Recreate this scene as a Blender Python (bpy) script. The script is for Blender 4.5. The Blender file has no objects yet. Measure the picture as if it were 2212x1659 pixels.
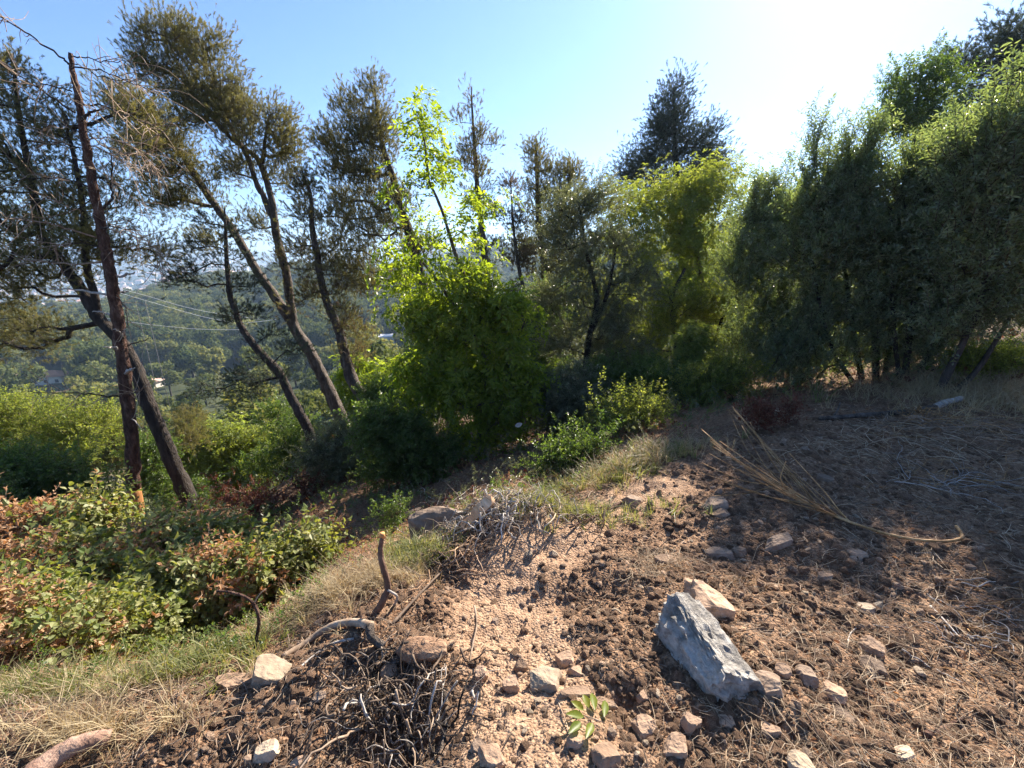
import bpy, math, random
import numpy as np
from math import radians, sin, cos, pi, atan2, sqrt

# ------------------------------------------------------------------ camera, sky, sun, exposure
S = bpy.context.scene
COL = S.collection
PITCH = radians(16.2)
EYE = np.array([0.0, 0.0, 1.6])
cam_d = bpy.data.cameras.new('camera')
cam_d.sensor_width = 36.0
cam_d.lens = 36.0 * 0.42
cam_d.clip_start = 0.05
cam_d.clip_end = 30000
cam = bpy.data.objects.new('camera', cam_d)
COL.objects.link(cam)
cam.location = EYE
cam.rotation_euler = (pi / 2 - PITCH, 0, 0)
S.camera = cam

SUN_AZ, SUN_EL = radians(33), radians(33.5)
w = bpy.data.worlds.new('World')
S.world = w
w.use_nodes = True
nt = w.node_tree
bg = nt.nodes['Background']
sky = nt.nodes.new('ShaderNodeTexSky')
sky.sky_type = 'NISHITA'
sky.sun_disc = False
sky.sun_elevation = SUN_EL
sky.sun_rotation = SUN_AZ
sky.altitude = 1500
sky.air_density = 0.9
sky.dust_density = 0.85
sky.ozone_density = 7.0
nt.links.new(sky.outputs[0], bg.inputs[0])
bg.inputs[1].default_value = 0.075
sun_d = bpy.data.lights.new('sun', 'SUN')
sun_d.energy = 5.0
sun_d.angle = radians(0.55)
sun_d.color = (1.0, 0.9, 0.77)
sun = bpy.data.objects.new('sun', sun_d)
COL.objects.link(sun)
sun.rotation_euler = (pi / 2 - SUN_EL, 0, pi - SUN_AZ)
S.view_settings.view_transform = 'Standard'
S.view_settings.look = 'None'
S.view_settings.exposure = 1.8
S.view_settings.gamma = 1.0
S.view_settings.use_curve_mapping = False
S.cycles.max_bounces = 10
S.cycles.diffuse_bounces = 6
S.cycles.glossy_bounces = 2
S.cycles.transmission_bounces = 6
S.cycles.volume_bounces = 0
S.cycles.sample_clamp_indirect = 6
S.cycles.use_adaptive_sampling = True
S.cycles.adaptive_threshold = 0.02

rng = np.random.default_rng(7)
random.seed(7)

# ------------------------------------------------------------------ picture measurements -> places in the world
F = 929.0


def ray(u, v):
    a = (np.asarray(u, float) - 1106) / F
    b = (830 - np.asarray(v, float)) / F
    return np.stack([a, cos(PITCH) + b * sin(PITCH), b * cos(PITCH) - sin(PITCH)], -1)


def P(u, v, Y):
    d = ray(u, v)
    return EYE + d * (np.asarray(Y, float) / d[..., 1])[..., None]


def px(Y, v=830):
    """metres per measured pixel at forward distance Y"""
    return Y / float(ray(0, v)[1]) / F


def hash2(ix, iy, seed):
    h = (ix.astype(np.int64) * 374761393 + iy.astype(np.int64) * 668265263 + seed * 974634777) & 0xffffffff
    h = ((h ^ (h >> 13)) * 1274126177) & 0xffffffff
    h = (h ^ (h >> 16)) & 0xffffff
    return h / float(0xffffff)


def vnoise(x, y, seed=0):
    ix, iy = np.floor(x), np.floor(y)
    fx, fy = x - ix, y - iy
    fx = fx * fx * (3 - 2 * fx)
    fy = fy * fy * (3 - 2 * fy)
    a = hash2(ix, iy, seed); b = hash2(ix + 1, iy, seed)
    c = hash2(ix, iy + 1, seed); d = hash2(ix + 1, iy + 1, seed)
    return (a * (1 - fx) + b * fx) * (1 - fy) + (c * (1 - fx) + d * fx) * fy - 0.5


def fbm(x, y, seed=0, o=4):
    r = 0; a = 1.0
    for k in range(o):
        r = r + a * vnoise(x * 2 ** k, y * 2 ** k, seed + k * 17)
        a *= 0.5
    return r


# ---- terrain: smooth surface through surveyed points
CP = [(1106, 1659, 1.0), (600, 1659, 1.02), (0, 1659, 1.08), (1700, 1659, 1.0), (2212, 1659, .98),
      (1106, 1400, 1.48), (900, 1400, 1.5), (1300, 1400, 1.45), (1106, 1200, 2.2), (1106, 1090, 3.0), (950, 1190, 2.5),
      (1700, 1250, 1.93), (2212, 1250, 1.8), (1700, 960, 3.75), (2212, 960, 3.35), (1450, 1010, 3.5),
      (1400, 1150, 2.45), (1800, 865, 5.3), (2212, 860, 4.7), (2212, 740, 7.8), (2400, 700, 12),
      (0, 1530, 1.33), (300, 1490, 1.42), (580, 1450, 1.52), (700, 1330, 1.85), (820, 1230, 2.3),
      (560, 1390, 1.85), (300, 1400, 2.3), (0, 1380, 2.2), (600, 1260, 3.4), (780, 1160, 3.6), (0, 1200, 4.2),
      (295, 1125, 8), (420, 1112, 8), (740, 960, 10), (840, 980, 9), (900, 1040, 6.5), (1000, 1010, 6.0), (600, 1110, 7),
      (960, 1120, 3.7), (1100, 1040, 4.3), (1200, 1060, 3.9), (1180, 970, 6.0), (1300, 980, 4.6),
      (1400, 870, 7.5), (1400, 820, 11), (1600, 830, 8.5), (1200, 860, 12),
      (100, 1150, 14), (500, 1120, 16), (800, 1000, 20), (300, 1100, 30), (1000, 850, 25), (1300, 780, 25), (1600, 770, 20),
      (500, 980, 60), (100, 980, 60), (850, 900, 55), (1200, 760, 80),
      (560, 812, 170), (100, 820, 170), (300, 830, 150), (830, 745, 200), (1100, 690, 250),
      (850, 650, 350), (300, 692, 300), (50, 705, 300), (450, 642, 380), (620, 608, 430), (740, 596, 460), (1050, 540, 750), (1300, 520, 800),
      (200, 543, 4300), (380, 524, 4300), (600, 556, 4300), (900, 543, 4300)]
XYZ = [tuple(P(u, v, Y)) for u, v, Y in CP]
XYZ += [(-700, 700, -108), (-1000, 900, -112), (-2600, 2500, -104), (-1100, 2400, -106), (-500, 1100, -100), (-900, 3300, -100),
        (-3000, 2600, -95), (-2000, 300, -100), (0, 2500, -20), (20, 20, 2.5), (40, 10, 7), (60, 60, 7), (300, 300, 45), (1000, 1000, 110),
        (3600, 3600, 130), (0, -3, .25), (3, -1, .35), (-3, -1, -.9), (10, -10, 3), (-10, -6, -4.5), (-50, -50, -25),
        (100, -100, 30), (0, -1000, 10), (-1000, -1000, -100), (1000, -1000, 100), (0, -7000, 50), (-7000, 0, 0), (7000, 0, 150), (8, 2, .9), (-6, 3, -2.4)]
XYZ = np.array(XYZ)


def warp(x, y):
    r = np.hypot(x, y) + 1e-9
    k = np.log1p(r / .7) / r
    return x * k, y * k, r


_wx, _wy, _r = warp(XYZ[:, 0], XYZ[:, 1])
_K = np.sqrt((_wx[:, None] - _wx) ** 2 + (_wy[:, None] - _wy) ** 2 + .02)
_coef = np.linalg.solve(_K + np.eye(len(XYZ)) * 1e-3 * -1, XYZ[:, 2] / (_r + 1))


def H0(x, y):
    x = np.asarray(x, float); y = np.asarray(y, float)
    sh = x.shape; x = x.ravel(); y = y.ravel()
    wx, wy, r = warp(x, y)
    out = np.zeros_like(wx)
    for i in range(len(_coef)):
        out += _coef[i] * np.sqrt((wx - _wx[i]) ** 2 + (wy - _wy[i]) ** 2 + .02)
    return (out * (r + 1)).reshape(sh)


BUMPS = []


def H(x, y):
    x = np.asarray(x, float); y = np.asarray(y, float)
    r = np.hypot(x, y)
    z = H0(x, y)
    near = 1 / (1 + (r / 7) ** 4)
    for bx, by, ba, bs in BUMPS:
        z = z + ba * np.exp(-((x - bx) ** 2 + (y - by) ** 2) / bs ** 2)
    z = z + near * (.16 * fbm(x * 1.1, y * 1.1, 3, 2) + .06 * fbm(x * 5, y * 5, 5, 3) + .022 * np.abs(fbm(x * 17, y * 17, 9, 3)))
    z = z + (1 - near) * .5 * fbm(x / 3, y / 3, 21, 3) * np.clip(r / 20, 0, 1)
    z = z + 5 * fbm(x / 60, y / 60, 31, 3) * np.clip((r - 60) / 200, 0, 1)
    z = z + 40 * np.abs(fbm(x / 600, y / 600, 41, 4)) * np.clip((r - 3900) / 900, 0, 1)
    return z


_T = np.exp(np.linspace(math.log(.8), math.log(6000), 700))


def G(u, v, lift=0.0):
    """the spot on the ground seen at measured pixel (u, v)"""
    d = ray(float(u), float(v))
    pts = EYE + d[None] * _T[:, None]
    g = pts[:, 2] - H(pts[:, 0], pts[:, 1])
    i = np.argmax(g < 0)
    if g[i] >= 0:
        return pts[300]
    if i == 0:
        i = 1
    t = _T[i - 1] + (_T[i] - _T[i - 1]) * g[i - 1] / (g[i - 1] - g[i])
    p = EYE + d * t
    p[2] = float(H(p[0], p[1])) + lift
    return p


for _u, _v, _a, _s in ((850, 1570, -.14, .2), (880, 1330, -.05, .1), (1380, 1520, -.05, .14), (1100, 1130, .1, .35), (900, 1430, .05, .12), (1640, 1330, .05, .25)):
    _g = G(_u, _v)
    BUMPS.append((_g[0], _g[1], _a, _s))

# ------------------------------------------------------------------ materials
def M_new(name):
    m = bpy.data.materials.new(name)
    m.use_nodes = True
    n = m.node_tree
    for x in list(n.nodes):
        if x.type != 'OUTPUT_MATERIAL':
            n.nodes.remove(x)
    out = [x for x in n.nodes if x.type == 'OUTPUT_MATERIAL'][0]
    return m, n, out


def N(n, t, **kw):
    x = n.nodes.new(t)
    for k, v in kw.items():
        if k.startswith('i_'):
            x.inputs[k[2:].replace('_', ' ')].default_value = v
        else:
            setattr(x, k, v)
    return x


def ramp(n, stops, fac=None):
    r = n.nodes.new('ShaderNodeValToRGB')
    e = r.color_ramp.elements
    while len(e) < len(stops):
        e.new(.5)
    for q, (p, c) in zip(e, stops):
        q.position = p
        q.color = (*c, 1)
    if fac is not None:
        n.links.new(fac, r.inputs[0])
    return r


def leaf_mat(name, cols, trans=.45, rough=.45, spec=.4, tcol=None):
    m, n, out = M_new(name)
    oi = N(n, 'ShaderNodeObjectInfo')
    ge = N(n, 'ShaderNodeNewGeometry')
    mx = N(n, 'ShaderNodeMath', operation='MULTIPLY_ADD')
    mx.inputs[1].default_value = .55
    n.links.new(oi.outputs['Random'], mx.inputs[0])
    m2 = N(n, 'ShaderNodeMath', operation='MULTIPLY')
    m2.inputs[1].default_value = .45
    n.links.new(ge.outputs['Random Per Island'], m2.inputs[0])
    n.links.new(m2.outputs[0], mx.inputs[2])
    st = [(i / max(1, len(cols) - 1), c) for i, c in enumerate(cols)]
    r = ramp(n, st, mx.outputs[0])
    p = N(n, 'ShaderNodeBsdfPrincipled')
    p.inputs['Roughness'].default_value = rough
    p.inputs['Specular IOR Level'].default_value = spec
    n.links.new(r.outputs[0], p.inputs['Base Color'])
    t = N(n, 'ShaderNodeBsdfTranslucent')
    hs = N(n, 'ShaderNodeMix', data_type='RGBA', blend_type='MULTIPLY')
    hs.inputs[0].default_value = 1
    n.links.new(r.outputs[0], hs.inputs[6])
    hs.inputs[7].default_value = (*(tcol or (1.9, 1.75, .7)), 1)
    n.links.new(hs.outputs[2], t.inputs[0])
    ms = N(n, 'ShaderNodeMixShader')
    ms.inputs[0].default_value = trans
    n.links.new(p.outputs[0], ms.inputs[1])
    n.links.new(t.outputs[0], ms.inputs[2])
    n.links.new(ms.outputs[0], out.inputs[0])
    return m


def rough_mat(name, cols, scale=8, stretch=(1, 1, 1), bump=.5, rough=.9, dist=.02, detail=8, vary=True, spec=.25):
    m, n, out = M_new(name)
    tc = N(n, 'ShaderNodeTexCoord')
    mp = N(n, 'ShaderNodeMapping')
    mp.inputs['Scale'].default_value = stretch
    n.links.new(tc.outputs['Object'], mp.inputs[0])
    no = N(n, 'ShaderNodeTexNoise')
    no.inputs['Scale'].default_value = scale
    no.inputs['Detail'].default_value = detail
    no.inputs['Roughness'].default_value = .65
    n.links.new(mp.outputs[0], no.inputs[0])
    k = len(cols)
    r = ramp(n, [(.3 + .4 * i / max(1, k - 1), c) for i, c in enumerate(cols)], no.outputs['Fac'])
    p = N(n, 'ShaderNodeBsdfPrincipled')
    p.inputs['Roughness'].default_value = rough
    p.inputs['Specular IOR Level'].default_value = spec
    src = r.outputs[0]
    if vary:
        oi = N(n, 'ShaderNodeObjectInfo')
        mr = N(n, 'ShaderNodeMapRange')
        mr.inputs['To Min'].default_value = .65
        mr.inputs['To Max'].default_value = 1.35
        n.links.new(oi.outputs['Random'], mr.inputs[0])
        mu = N(n, 'ShaderNodeMix', data_type='RGBA', blend_type='MULTIPLY')
        mu.inputs[0].default_value = 1
        n.links.new(src, mu.inputs[6])
        n.links.new(mr.outputs[0], mu.inputs[7])
        src = mu.outputs[2]
    n.links.new(src, p.inputs['Base Color'])
    b = N(n, 'ShaderNodeBump')
    b.inputs['Strength'].default_value = bump
    b.inputs['Distance'].default_value = dist
    n2 = N(n, 'ShaderNodeTexNoise')
    n2.inputs['Scale'].default_value = scale * 4
    n2.inputs['Detail'].default_value = detail
    n.links.new(mp.outputs[0], n2.inputs[0])
    ad = N(n, 'ShaderNodeMath', operation='ADD')
    n.links.new(no.outputs['Fac'], ad.inputs[0])
    n.links.new(n2.outputs['Fac'], ad.inputs[1])
    n.links.new(ad.outputs[0], b.inputs['Height'])
    n.links.new(b.outputs[0], p.inputs['Normal'])
    n.links.new(p.outputs[0], out.inputs[0])
    return m


MAT = {}
MAT['pine'] = leaf_mat('pine_needles', [(.105, .115, .05), (.18, .175, .07), (.28, .235, .1)], .45, .5, .35, (1.5, 1.4, .8))
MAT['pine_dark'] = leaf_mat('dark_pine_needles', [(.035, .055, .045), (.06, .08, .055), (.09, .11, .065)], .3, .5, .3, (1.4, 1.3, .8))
MAT['pine_brown'] = leaf_mat('browning_needles', [(.09, .085, .05), (.15, .12, .07), (.18, .13, .075)], .4, .6, .2, (1.4, 1.1, .7))
MAT['bright'] = leaf_mat('bright_green_leaves', [(.09, .135, .022), (.14, .195, .03), (.23, .27, .05)], .6, .4, .4, (2.3, 2.2, .6))
MAT['lime'] = leaf_mat('yellow_green_leaves', [(.12, .16, .045), (.17, .21, .06), (.25, .27, .09)], .6, .5, .3, (2.0, 1.9, .7))
MAT['olive'] = leaf_mat('grey_green_leaves', [(.085, .1, .06), (.135, .15, .09), (.21, .21, .14)], .45, .3, .7, (1.6, 1.6, .8))
MAT['laurel'] = leaf_mat('glossy_dark_leaves', [(.085, .115, .065), (.14, .175, .1), (.23, .245, .15)], .5, .3, 1.0, (1.8, 1.9, .7))
MAT['mid'] = leaf_mat('mid_green_leaves', [(.05, .09, .026), (.085, .135, .036), (.14, .18, .055)], .48, .4, .5, (1.9, 1.9, .7))
MAT['bramble'] = leaf_mat('bramble_leaves', [(.07, .11, .03), (.15, .18, .05), (.24, .25, .1), (.32, .31, .15)], .4, .5, .35, (1.7, 1.6, .6))
MAT['dryleaf'] = leaf_mat('dry_brown_leaves', [(.17, .085, .04), (.34, .2, .11), (.5, .35, .22)], .35, .7, .2, (1.5, 1.1, .7))
MAT['redleaf'] = leaf_mat('dark_red_dry_leaves', [(.07, .025, .018), (.14, .05, .03), (.2, .09, .05)], .3, .6, .3, (1.5, 1., .7))
MAT['far'] = leaf_mat('distant_foliage', [(.035, .055, .025), (.07, .095, .038), (.14, .16, .06), (.25, .24, .09)], .42, .8, .1, (1.4, 1.3, .7))  # colour variety between trees; dark and golden stops also imitate shadow and sunlit tops
MAT['drygrass'] = leaf_mat('dry_grass_blades', [(.24, .18, .11), (.38, .3, .18), (.52, .44, .28)], .35, .6, .3, (1.4, 1.25, .9))
MAT['grass'] = leaf_mat('green_grass_blades', [(.11, .14, .05), (.19, .21, .085), (.36, .32, .17)], .45, .5, .3, (1.6, 1.5, .7))
MAT['bark_red'] = rough_mat('reddish_bark', [(.035, .018, .013), (.13, .07, .05), (.28, .17, .125)], 14, (1, 1, .35), 1.0, .9, .05)
MAT['bark'] = rough_mat('grey_pine_bark', [(.03, .023, .019), (.11, .088, .072), (.22, .185, .155)], 13, (1, 1, .3), 1.0, .9, .05)
MAT['bark_pink'] = rough_mat('peeling_pinkish_bark', [(.1, .055, .038), (.23, .14, .1), (.36, .25, .19)], 11, (1, 1, .4), .5, .9, .02)
MAT['bark_dark'] = rough_mat('dark_bark', [(.02, .016, .014), (.05, .04, .034), (.09, .072, .06)], 9, (1, 1, .3), 1.0, .9, .05)
MAT['bare'] = rough_mat('stripped_wood', [(.3, .13, .045), (.5, .24, .09), (.6, .33, .15)], 10, (1, 1, .2), .4, .7, .02)
MAT['silver'] = rough_mat('weathered_grey_wood', [(.2, .17, .14), (.38, .34, .3), (.52, .48, .43)], 14, (1, 1, .3), .5, .8, .01)
MAT['twig'] = rough_mat('dry_twigs', [(.13, .085, .055), (.25, .18, .125), (.42, .34, .26)], 12, (1, 1, 1), .4, .85, .005)
MAT['twig_dark'] = rough_mat('dark_twigs', [(.05, .035, .025), (.1, .07, .05), (.17, .125, .09)], 12, (1, 1, 1), .4, .85, .005)
MAT['straw'] = rough_mat('golden_straw', [(.15, .075, .03), (.36, .2, .08), (.54, .37, .19)], 12, (1, 1, .3), .3, .7, .004)
MAT['strawpale'] = rough_mat('pale_dry_stalks', [(.22, .15, .09), (.38, .28, .18), (.58, .47, .33)], 12, (1, 1, .3), .3, .8, .004)
MAT['wood'] = rough_mat('splintered_wood', [(.3, .17, .08), (.48, .3, .17), (.6, .42, .27)], 20, (1, .2, 1), .6, .8, .006)
MAT['rock_tan'] = rough_mat('tan_limestone', [(.17, .105, .066), (.34, .23, .155), (.52, .385, .275)], 7, (1, 1, 1), .7, .9, .015)
MAT['rock_pale'] = rough_mat('pale_limestone', [(.28, .2, .135), (.43, .335, .235), (.55, .44, .33)], 9, (1, 1, 1), .7, .9, .012)
MAT['rock_greybrown'] = rough_mat('grey_brown_stone', [(.14, .095, .065), (.25, .18, .13), (.38, .295, .225)], 7, (1, 1, 1), .7, .9, .015)  # greyer, darker brown stone than the tan limestone
MAT['clod'] = rough_mat('earth_clods', [(.1, .058, .035), (.21, .128, .08), (.35, .23, .148)], 15, (1, 1, 1), 1, 1, .008)
MAT['gravel'] = rough_mat('stony_grit', [(.15, .09, .056), (.28, .18, .118), (.42, .3, .205)], 15, (1, 1, 1), .8, .95, .005)


def soil_material():
    m, n, out = M_new('bare_soil')
    at = N(n, 'ShaderNodeAttribute', attribute_name='soil')
    ag = N(n, 'ShaderNodeAttribute', attribute_name='wild')
    tc = N(n, 'ShaderNodeTexCoord')
    a = N(n, 'ShaderNodeTexNoise'); a.inputs['Scale'].default_value = 3.5; a.inputs['Detail'].default_value = 12; a.inputs['Roughness'].default_value = .7
    b = N(n, 'ShaderNodeTexNoise'); b.inputs['Scale'].default_value = 38; b.inputs['Detail'].default_value = 8; b.inputs['Roughness'].default_value = .7
    vo = N(n, 'ShaderNodeTexVoronoi'); vo.inputs['Scale'].default_value = 90
    for q in (a, b, vo):
        n.links.new(tc.outputs['Object'], q.inputs['Vector'])
    light = ramp(n, [(.3, (.2, .12, .073)), (.5, (.35, .225, .143)), (.68, (.48, .335, .225))], b.outputs['Fac'])
    dark = ramp(n, [(.3, (.055, .03, .018)), (.5, (.18, .105, .062)), (.66, (.33, .21, .13))], b.outputs['Fac'])
    ad = N(n, 'ShaderNodeMath', operation='MULTIPLY_ADD'); ad.inputs[1].default_value = 1.3
    n.links.new(a.outputs['Fac'], ad.inputs[0]); 
    su = N(n, 'ShaderNodeMath', operation='SUBTRACT'); su.inputs[1].default_value = .65
    n.links.new(at.outputs['Fac'], su.inputs[0]); n.links.new(su.outputs[0], ad.inputs[2])
    cl = ramp(n, [(.25, (0, 0, 0)), (.75, (1, 1, 1))], ad.outputs[0])
    mx = N(n, 'ShaderNodeMix', data_type='RGBA')
    n.links.new(cl.outputs[0], mx.inputs[0]); n.links.new(dark.outputs[0], mx.inputs[6]); n.links.new(light.outputs[0], mx.inputs[7])
    c2 = N(n, 'ShaderNodeTexNoise'); c2.inputs['Scale'].default_value = .012; c2.inputs['Detail'].default_value = 6
    n.links.new(tc.outputs['Object'], c2.inputs['Vector'])
    wild = ramp(n, [(.35, (.035, .045, .02)), (.52, (.07, .075, .033)), (.62, (.16, .13, .08)), (.7, (.3, .22, .15))], c2.outputs['Fac'])
    mw = N(n, 'ShaderNodeMix', data_type='RGBA')
    n.links.new(ag.outputs['Fac'], mw.inputs[0]); n.links.new(mx.outputs[2], mw.inputs[6]); n.links.new(wild.outputs[0], mw.inputs[7])
    p = N(n, 'ShaderNodeBsdfPrincipled'); p.inputs['Roughness'].default_value = .97; p.inputs['Specular IOR Level'].default_value = .12
    n.links.new(mw.outputs[2], p.inputs['Base Color'])
    hh = N(n, 'ShaderNodeMath', operation='SUBTRACT')
    n.links.new(b.outputs['Fac'], hh.inputs[0]); n.links.new(vo.outputs['Distance'], hh.inputs[1])
    bp = N(n, 'ShaderNodeBump'); bp.inputs['Strength'].default_value = .8; bp.inputs['Distance'].default_value = .012
    n.links.new(hh.outputs[0], bp.inputs['Height']); n.links.new(bp.outputs[0], p.inputs['Normal'])
    n.links.new(p.outputs[0], out.inputs[0])
    return m


def grey_rock_material():
    m, n, out = M_new('lichen_grey_limestone')
    tc = N(n, 'ShaderNodeTexCoord')
    a = N(n, 'ShaderNodeTexNoise'); a.inputs['Scale'].default_value = 5; a.inputs['Detail'].default_value = 12; a.inputs['Roughness'].default_value = .68
    b = N(n, 'ShaderNodeTexNoise'); b.inputs['Scale'].default_value = 24; b.inputs['Detail'].default_value = 10; b.inputs['Roughness'].default_value = .7
    n.links.new(tc.outputs['Object'], a.inputs['Vector']); n.links.new(tc.outputs['Object'], b.inputs['Vector'])
    c1 = ramp(n, [(.28, (.12, .108, .092)), (.42, (.36, .335, .3)), (.55, (.55, .52, .47)), (.68, (.74, .7, .64))], a.outputs['Fac'])
    c2 = ramp(n, [(.32, (.05, .045, .04)), (.5, (.45, .44, .43)), (.66, (.75, .74, .72))], b.outputs['Fac'])
    mx = N(n, 'ShaderNodeMix', data_type='RGBA', blend_type='OVERLAY'); mx.inputs[0].default_value = .6
    n.links.new(c1.outputs[0], mx.inputs[6]); n.links.new(c2.outputs[0], mx.inputs[7])
    # earth still sticking to the low end of the rock
    sx = N(n, 'ShaderNodeSeparateXYZ'); n.links.new(tc.outputs['Object'], sx.inputs[0])
    ma = N(n, 'ShaderNodeMath', operation='MULTIPLY_ADD'); ma.inputs[1].default_value = -6; ma.inputs[2].default_value = -.55
    n.links.new(sx.outputs['Z'], ma.inputs[0])
    m3 = N(n, 'ShaderNodeMath', operation='ADD'); n.links.new(ma.outputs[0], m3.inputs[0]); n.links.new(a.outputs['Fac'], m3.inputs[1])
    rr = ramp(n, [(.35, (0, 0, 0)), (.55, (1, 1, 1))], m3.outputs[0])
    m4 = N(n, 'ShaderNodeMix', data_type='RGBA'); n.links.new(rr.outputs[0], m4.inputs[0]); n.links.new(mx.outputs[2], m4.inputs[6])
    m4.inputs[7].default_value = (.2, .14, .09, 1)
    p = N(n, 'ShaderNodeBsdfPrincipled'); p.inputs['Roughness'].default_value = .8; p.inputs['Specular IOR Level'].default_value = .3
    n.links.new(m4.outputs[2], p.inputs['Base Color'])
    bp = N(n, 'ShaderNodeBump'); bp.inputs['Strength'].default_value = 1.0; bp.inputs['Distance'].default_value = .05
    ad = N(n, 'ShaderNodeMath', operation='ADD'); n.links.new(a.outputs['Fac'], ad.inputs[0]); n.links.new(b.outputs['Fac'], ad.inputs[1])
    n.links.new(ad.outputs[0], bp.inputs['Height']); n.links.new(bp.outputs[0], p.inputs['Normal'])
    n.links.new(p.outputs[0], out.inputs[0])
    return m


MAT['soil'] = soil_material()
MAT['rock_grey'] = grey_rock_material()


# ------------------------------------------------------------------ mesh helpers
class MB:
    def __init__(s):
        s.v = []; s.t = []; s.q = []; s.tm = []; s.qm = []; s.n = 0

    def add(s, v, tris=None, quads=None, mi=0):
        v = np.asarray(v, float).reshape(-1, 3)
        if tris is not None and len(tris):
            t = np.asarray(tris, int) + s.n
            s.t.append(t); s.tm.append(np.full(len(t), mi))
        if quads is not None and len(quads):
            q = np.asarray(quads, int) + s.n
            s.q.append(q); s.qm.append(np.full(len(q), mi))
        s.v.append(v); s.n += len(v)

    def mesh(s, name, mats, smooth=True):
        me = bpy.data.meshes.new(name)
        v = np.concatenate(s.v)
        t = np.concatenate(s.t) if s.t else np.zeros((0, 3), int)
        q = np.concatenate(s.q) if s.q else np.zeros((0, 4), int)
        mi = np.concatenate(s.tm + s.qm) if (s.tm or s.qm) else np.zeros(0, int)
        me.vertices.add(len(v)); me.vertices.foreach_set('co', v.ravel())
        me.loops.add(t.size + q.size)
        me.loops.foreach_set('vertex_index', np.concatenate([t.ravel(), q.ravel()]).astype(np.int32))
        me.polygons.add(len(t) + len(q))
        ls = np.concatenate([np.arange(len(t)) * 3, t.size + np.arange(len(q)) * 4])
        me.polygons.foreach_set('loop_start', ls.astype(np.int32))
        me.polygons.foreach_set('material_index', mi.astype(np.int32))
        me.polygons.foreach_set('use_smooth', np.full(len(mi), smooth))
        for m in (mats if isinstance(mats, (list, tuple)) else [mats]):
            me.materials.append(m)
        me.update(calc_edges=True)
        return me


def tube(mb, pts, rad, sides=5, mi=0, cap=True, rough=0.0, rs=None):
    pts = np.asarray(pts, float); k = len(pts)
    rad = np.broadcast_to(np.asarray(rad, float), (k,))
    tan = np.gradient(pts, axis=0)
    tan /= np.linalg.norm(tan, axis=1)[:, None] + 1e-9
    ref = np.array([.3, .2, .93]) if abs(tan[0, 2]) < .8 else np.array([1., .1, 0])
    a = np.cross(tan, ref); a /= np.linalg.norm(a, axis=1)[:, None] + 1e-9
    b = np.cross(tan, a)
    th = np.arange(sides) * 2 * pi / sides
    rr = rad[:, None] * np.ones(sides)
    if rough:
        rr = rr * (1 + rough * ((rs or rng).random((k, sides)) - .5) * 2)
    v = pts[:, None] + rr[..., None] * (a[:, None] * np.cos(th)[None, :, None] + b[:, None] * np.sin(th)[None, :, None])
    v = v.reshape(-1, 3)
    i = np.arange(k - 1)[:, None] * sides; j = np.arange(sides)[None]; j2 = (j + 1) % sides
    q = np.stack([i + j, i + j2, i + sides + j2, i + sides + j], -1).reshape(-1, 4)
    tr = []
    if cap:
        v = np.vstack([v, pts[0], pts[-1]])
        c0, c1 = k * sides, k * sides + 1
        for s in range(sides):
            tr.append((c0, (s + 1) % sides, s)); tr.append((c1, (k - 1) * sides + s, (k - 1) * sides + (s + 1) % sides))
    mb.add(v, tr, q, mi)


def smooth_path(pts, n):
    """Catmull-Rom through pts"""
    pts = np.asarray(pts, float)
    if len(pts) < 3:
        s = np.linspace(0, 1, n)[:, None]
        return pts[0] * (1 - s) + pts[-1] * s
    e = np.vstack([2 * pts[0] - pts[1], pts, 2 * pts[-1] - pts[-2]])
    out = []
    m = len(pts) - 1
    for s in np.linspace(0, m - 1e-6, n):
        i = int(s); t = s - i
        p0, p1, p2, p3 = e[i], e[i + 1], e[i + 2], e[i + 3]
        out.append(.5 * (2 * p1 + (p2 - p0) * t + (2 * p0 - 5 * p1 + 4 * p2 - p3) * t * t + (3 * p1 - p0 - 3 * p2 + p3) * t ** 3))
    return np.array(out)


def link(name, data, parent=None, loc=None):
    o = bpy.data.objects.new(name, data)
    COL.objects.link(o)
    if parent is not None:
        o.parent = parent
    if loc is not None:
        o.location = loc
    return o


def empty(name, loc, label, cat, group=None):
    o = link(name, None, loc=loc)
    o.empty_display_size = .1
    o['label'] = label; o['category'] = cat
    if group:
        o['group'] = group
    bpy.context.view_layer.update() if False else None
    return o


def child(name, mesh, parent, kind=None, world=True):
    """part whose mesh is in world coordinates"""
    o = link(name, mesh, parent)
    if world:
        o.location = -np.array(parent.location)
    if kind:
        o['kind'] = kind
    return o


def top(name, mesh, label, cat, group=None, kind=None, loc=None):
    o = link(name, mesh, loc=loc)
    if kind:
        o['kind'] = kind
    if label:
        o['label'] = label
    if cat:
        o['category'] = cat
    if group:
        o['group'] = group
    return o


def dir_euler(d):
    d = d / (np.linalg.norm(d, axis=-1, keepdims=True) + 1e-9)
    th = np.arccos(np.clip(d[..., 2], -1, 1))
    ph = np.arctan2(d[..., 0], -d[..., 1])
    return np.stack([th, np.zeros_like(th), ph], -1)


_gn = {}
_pobj = {}


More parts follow.
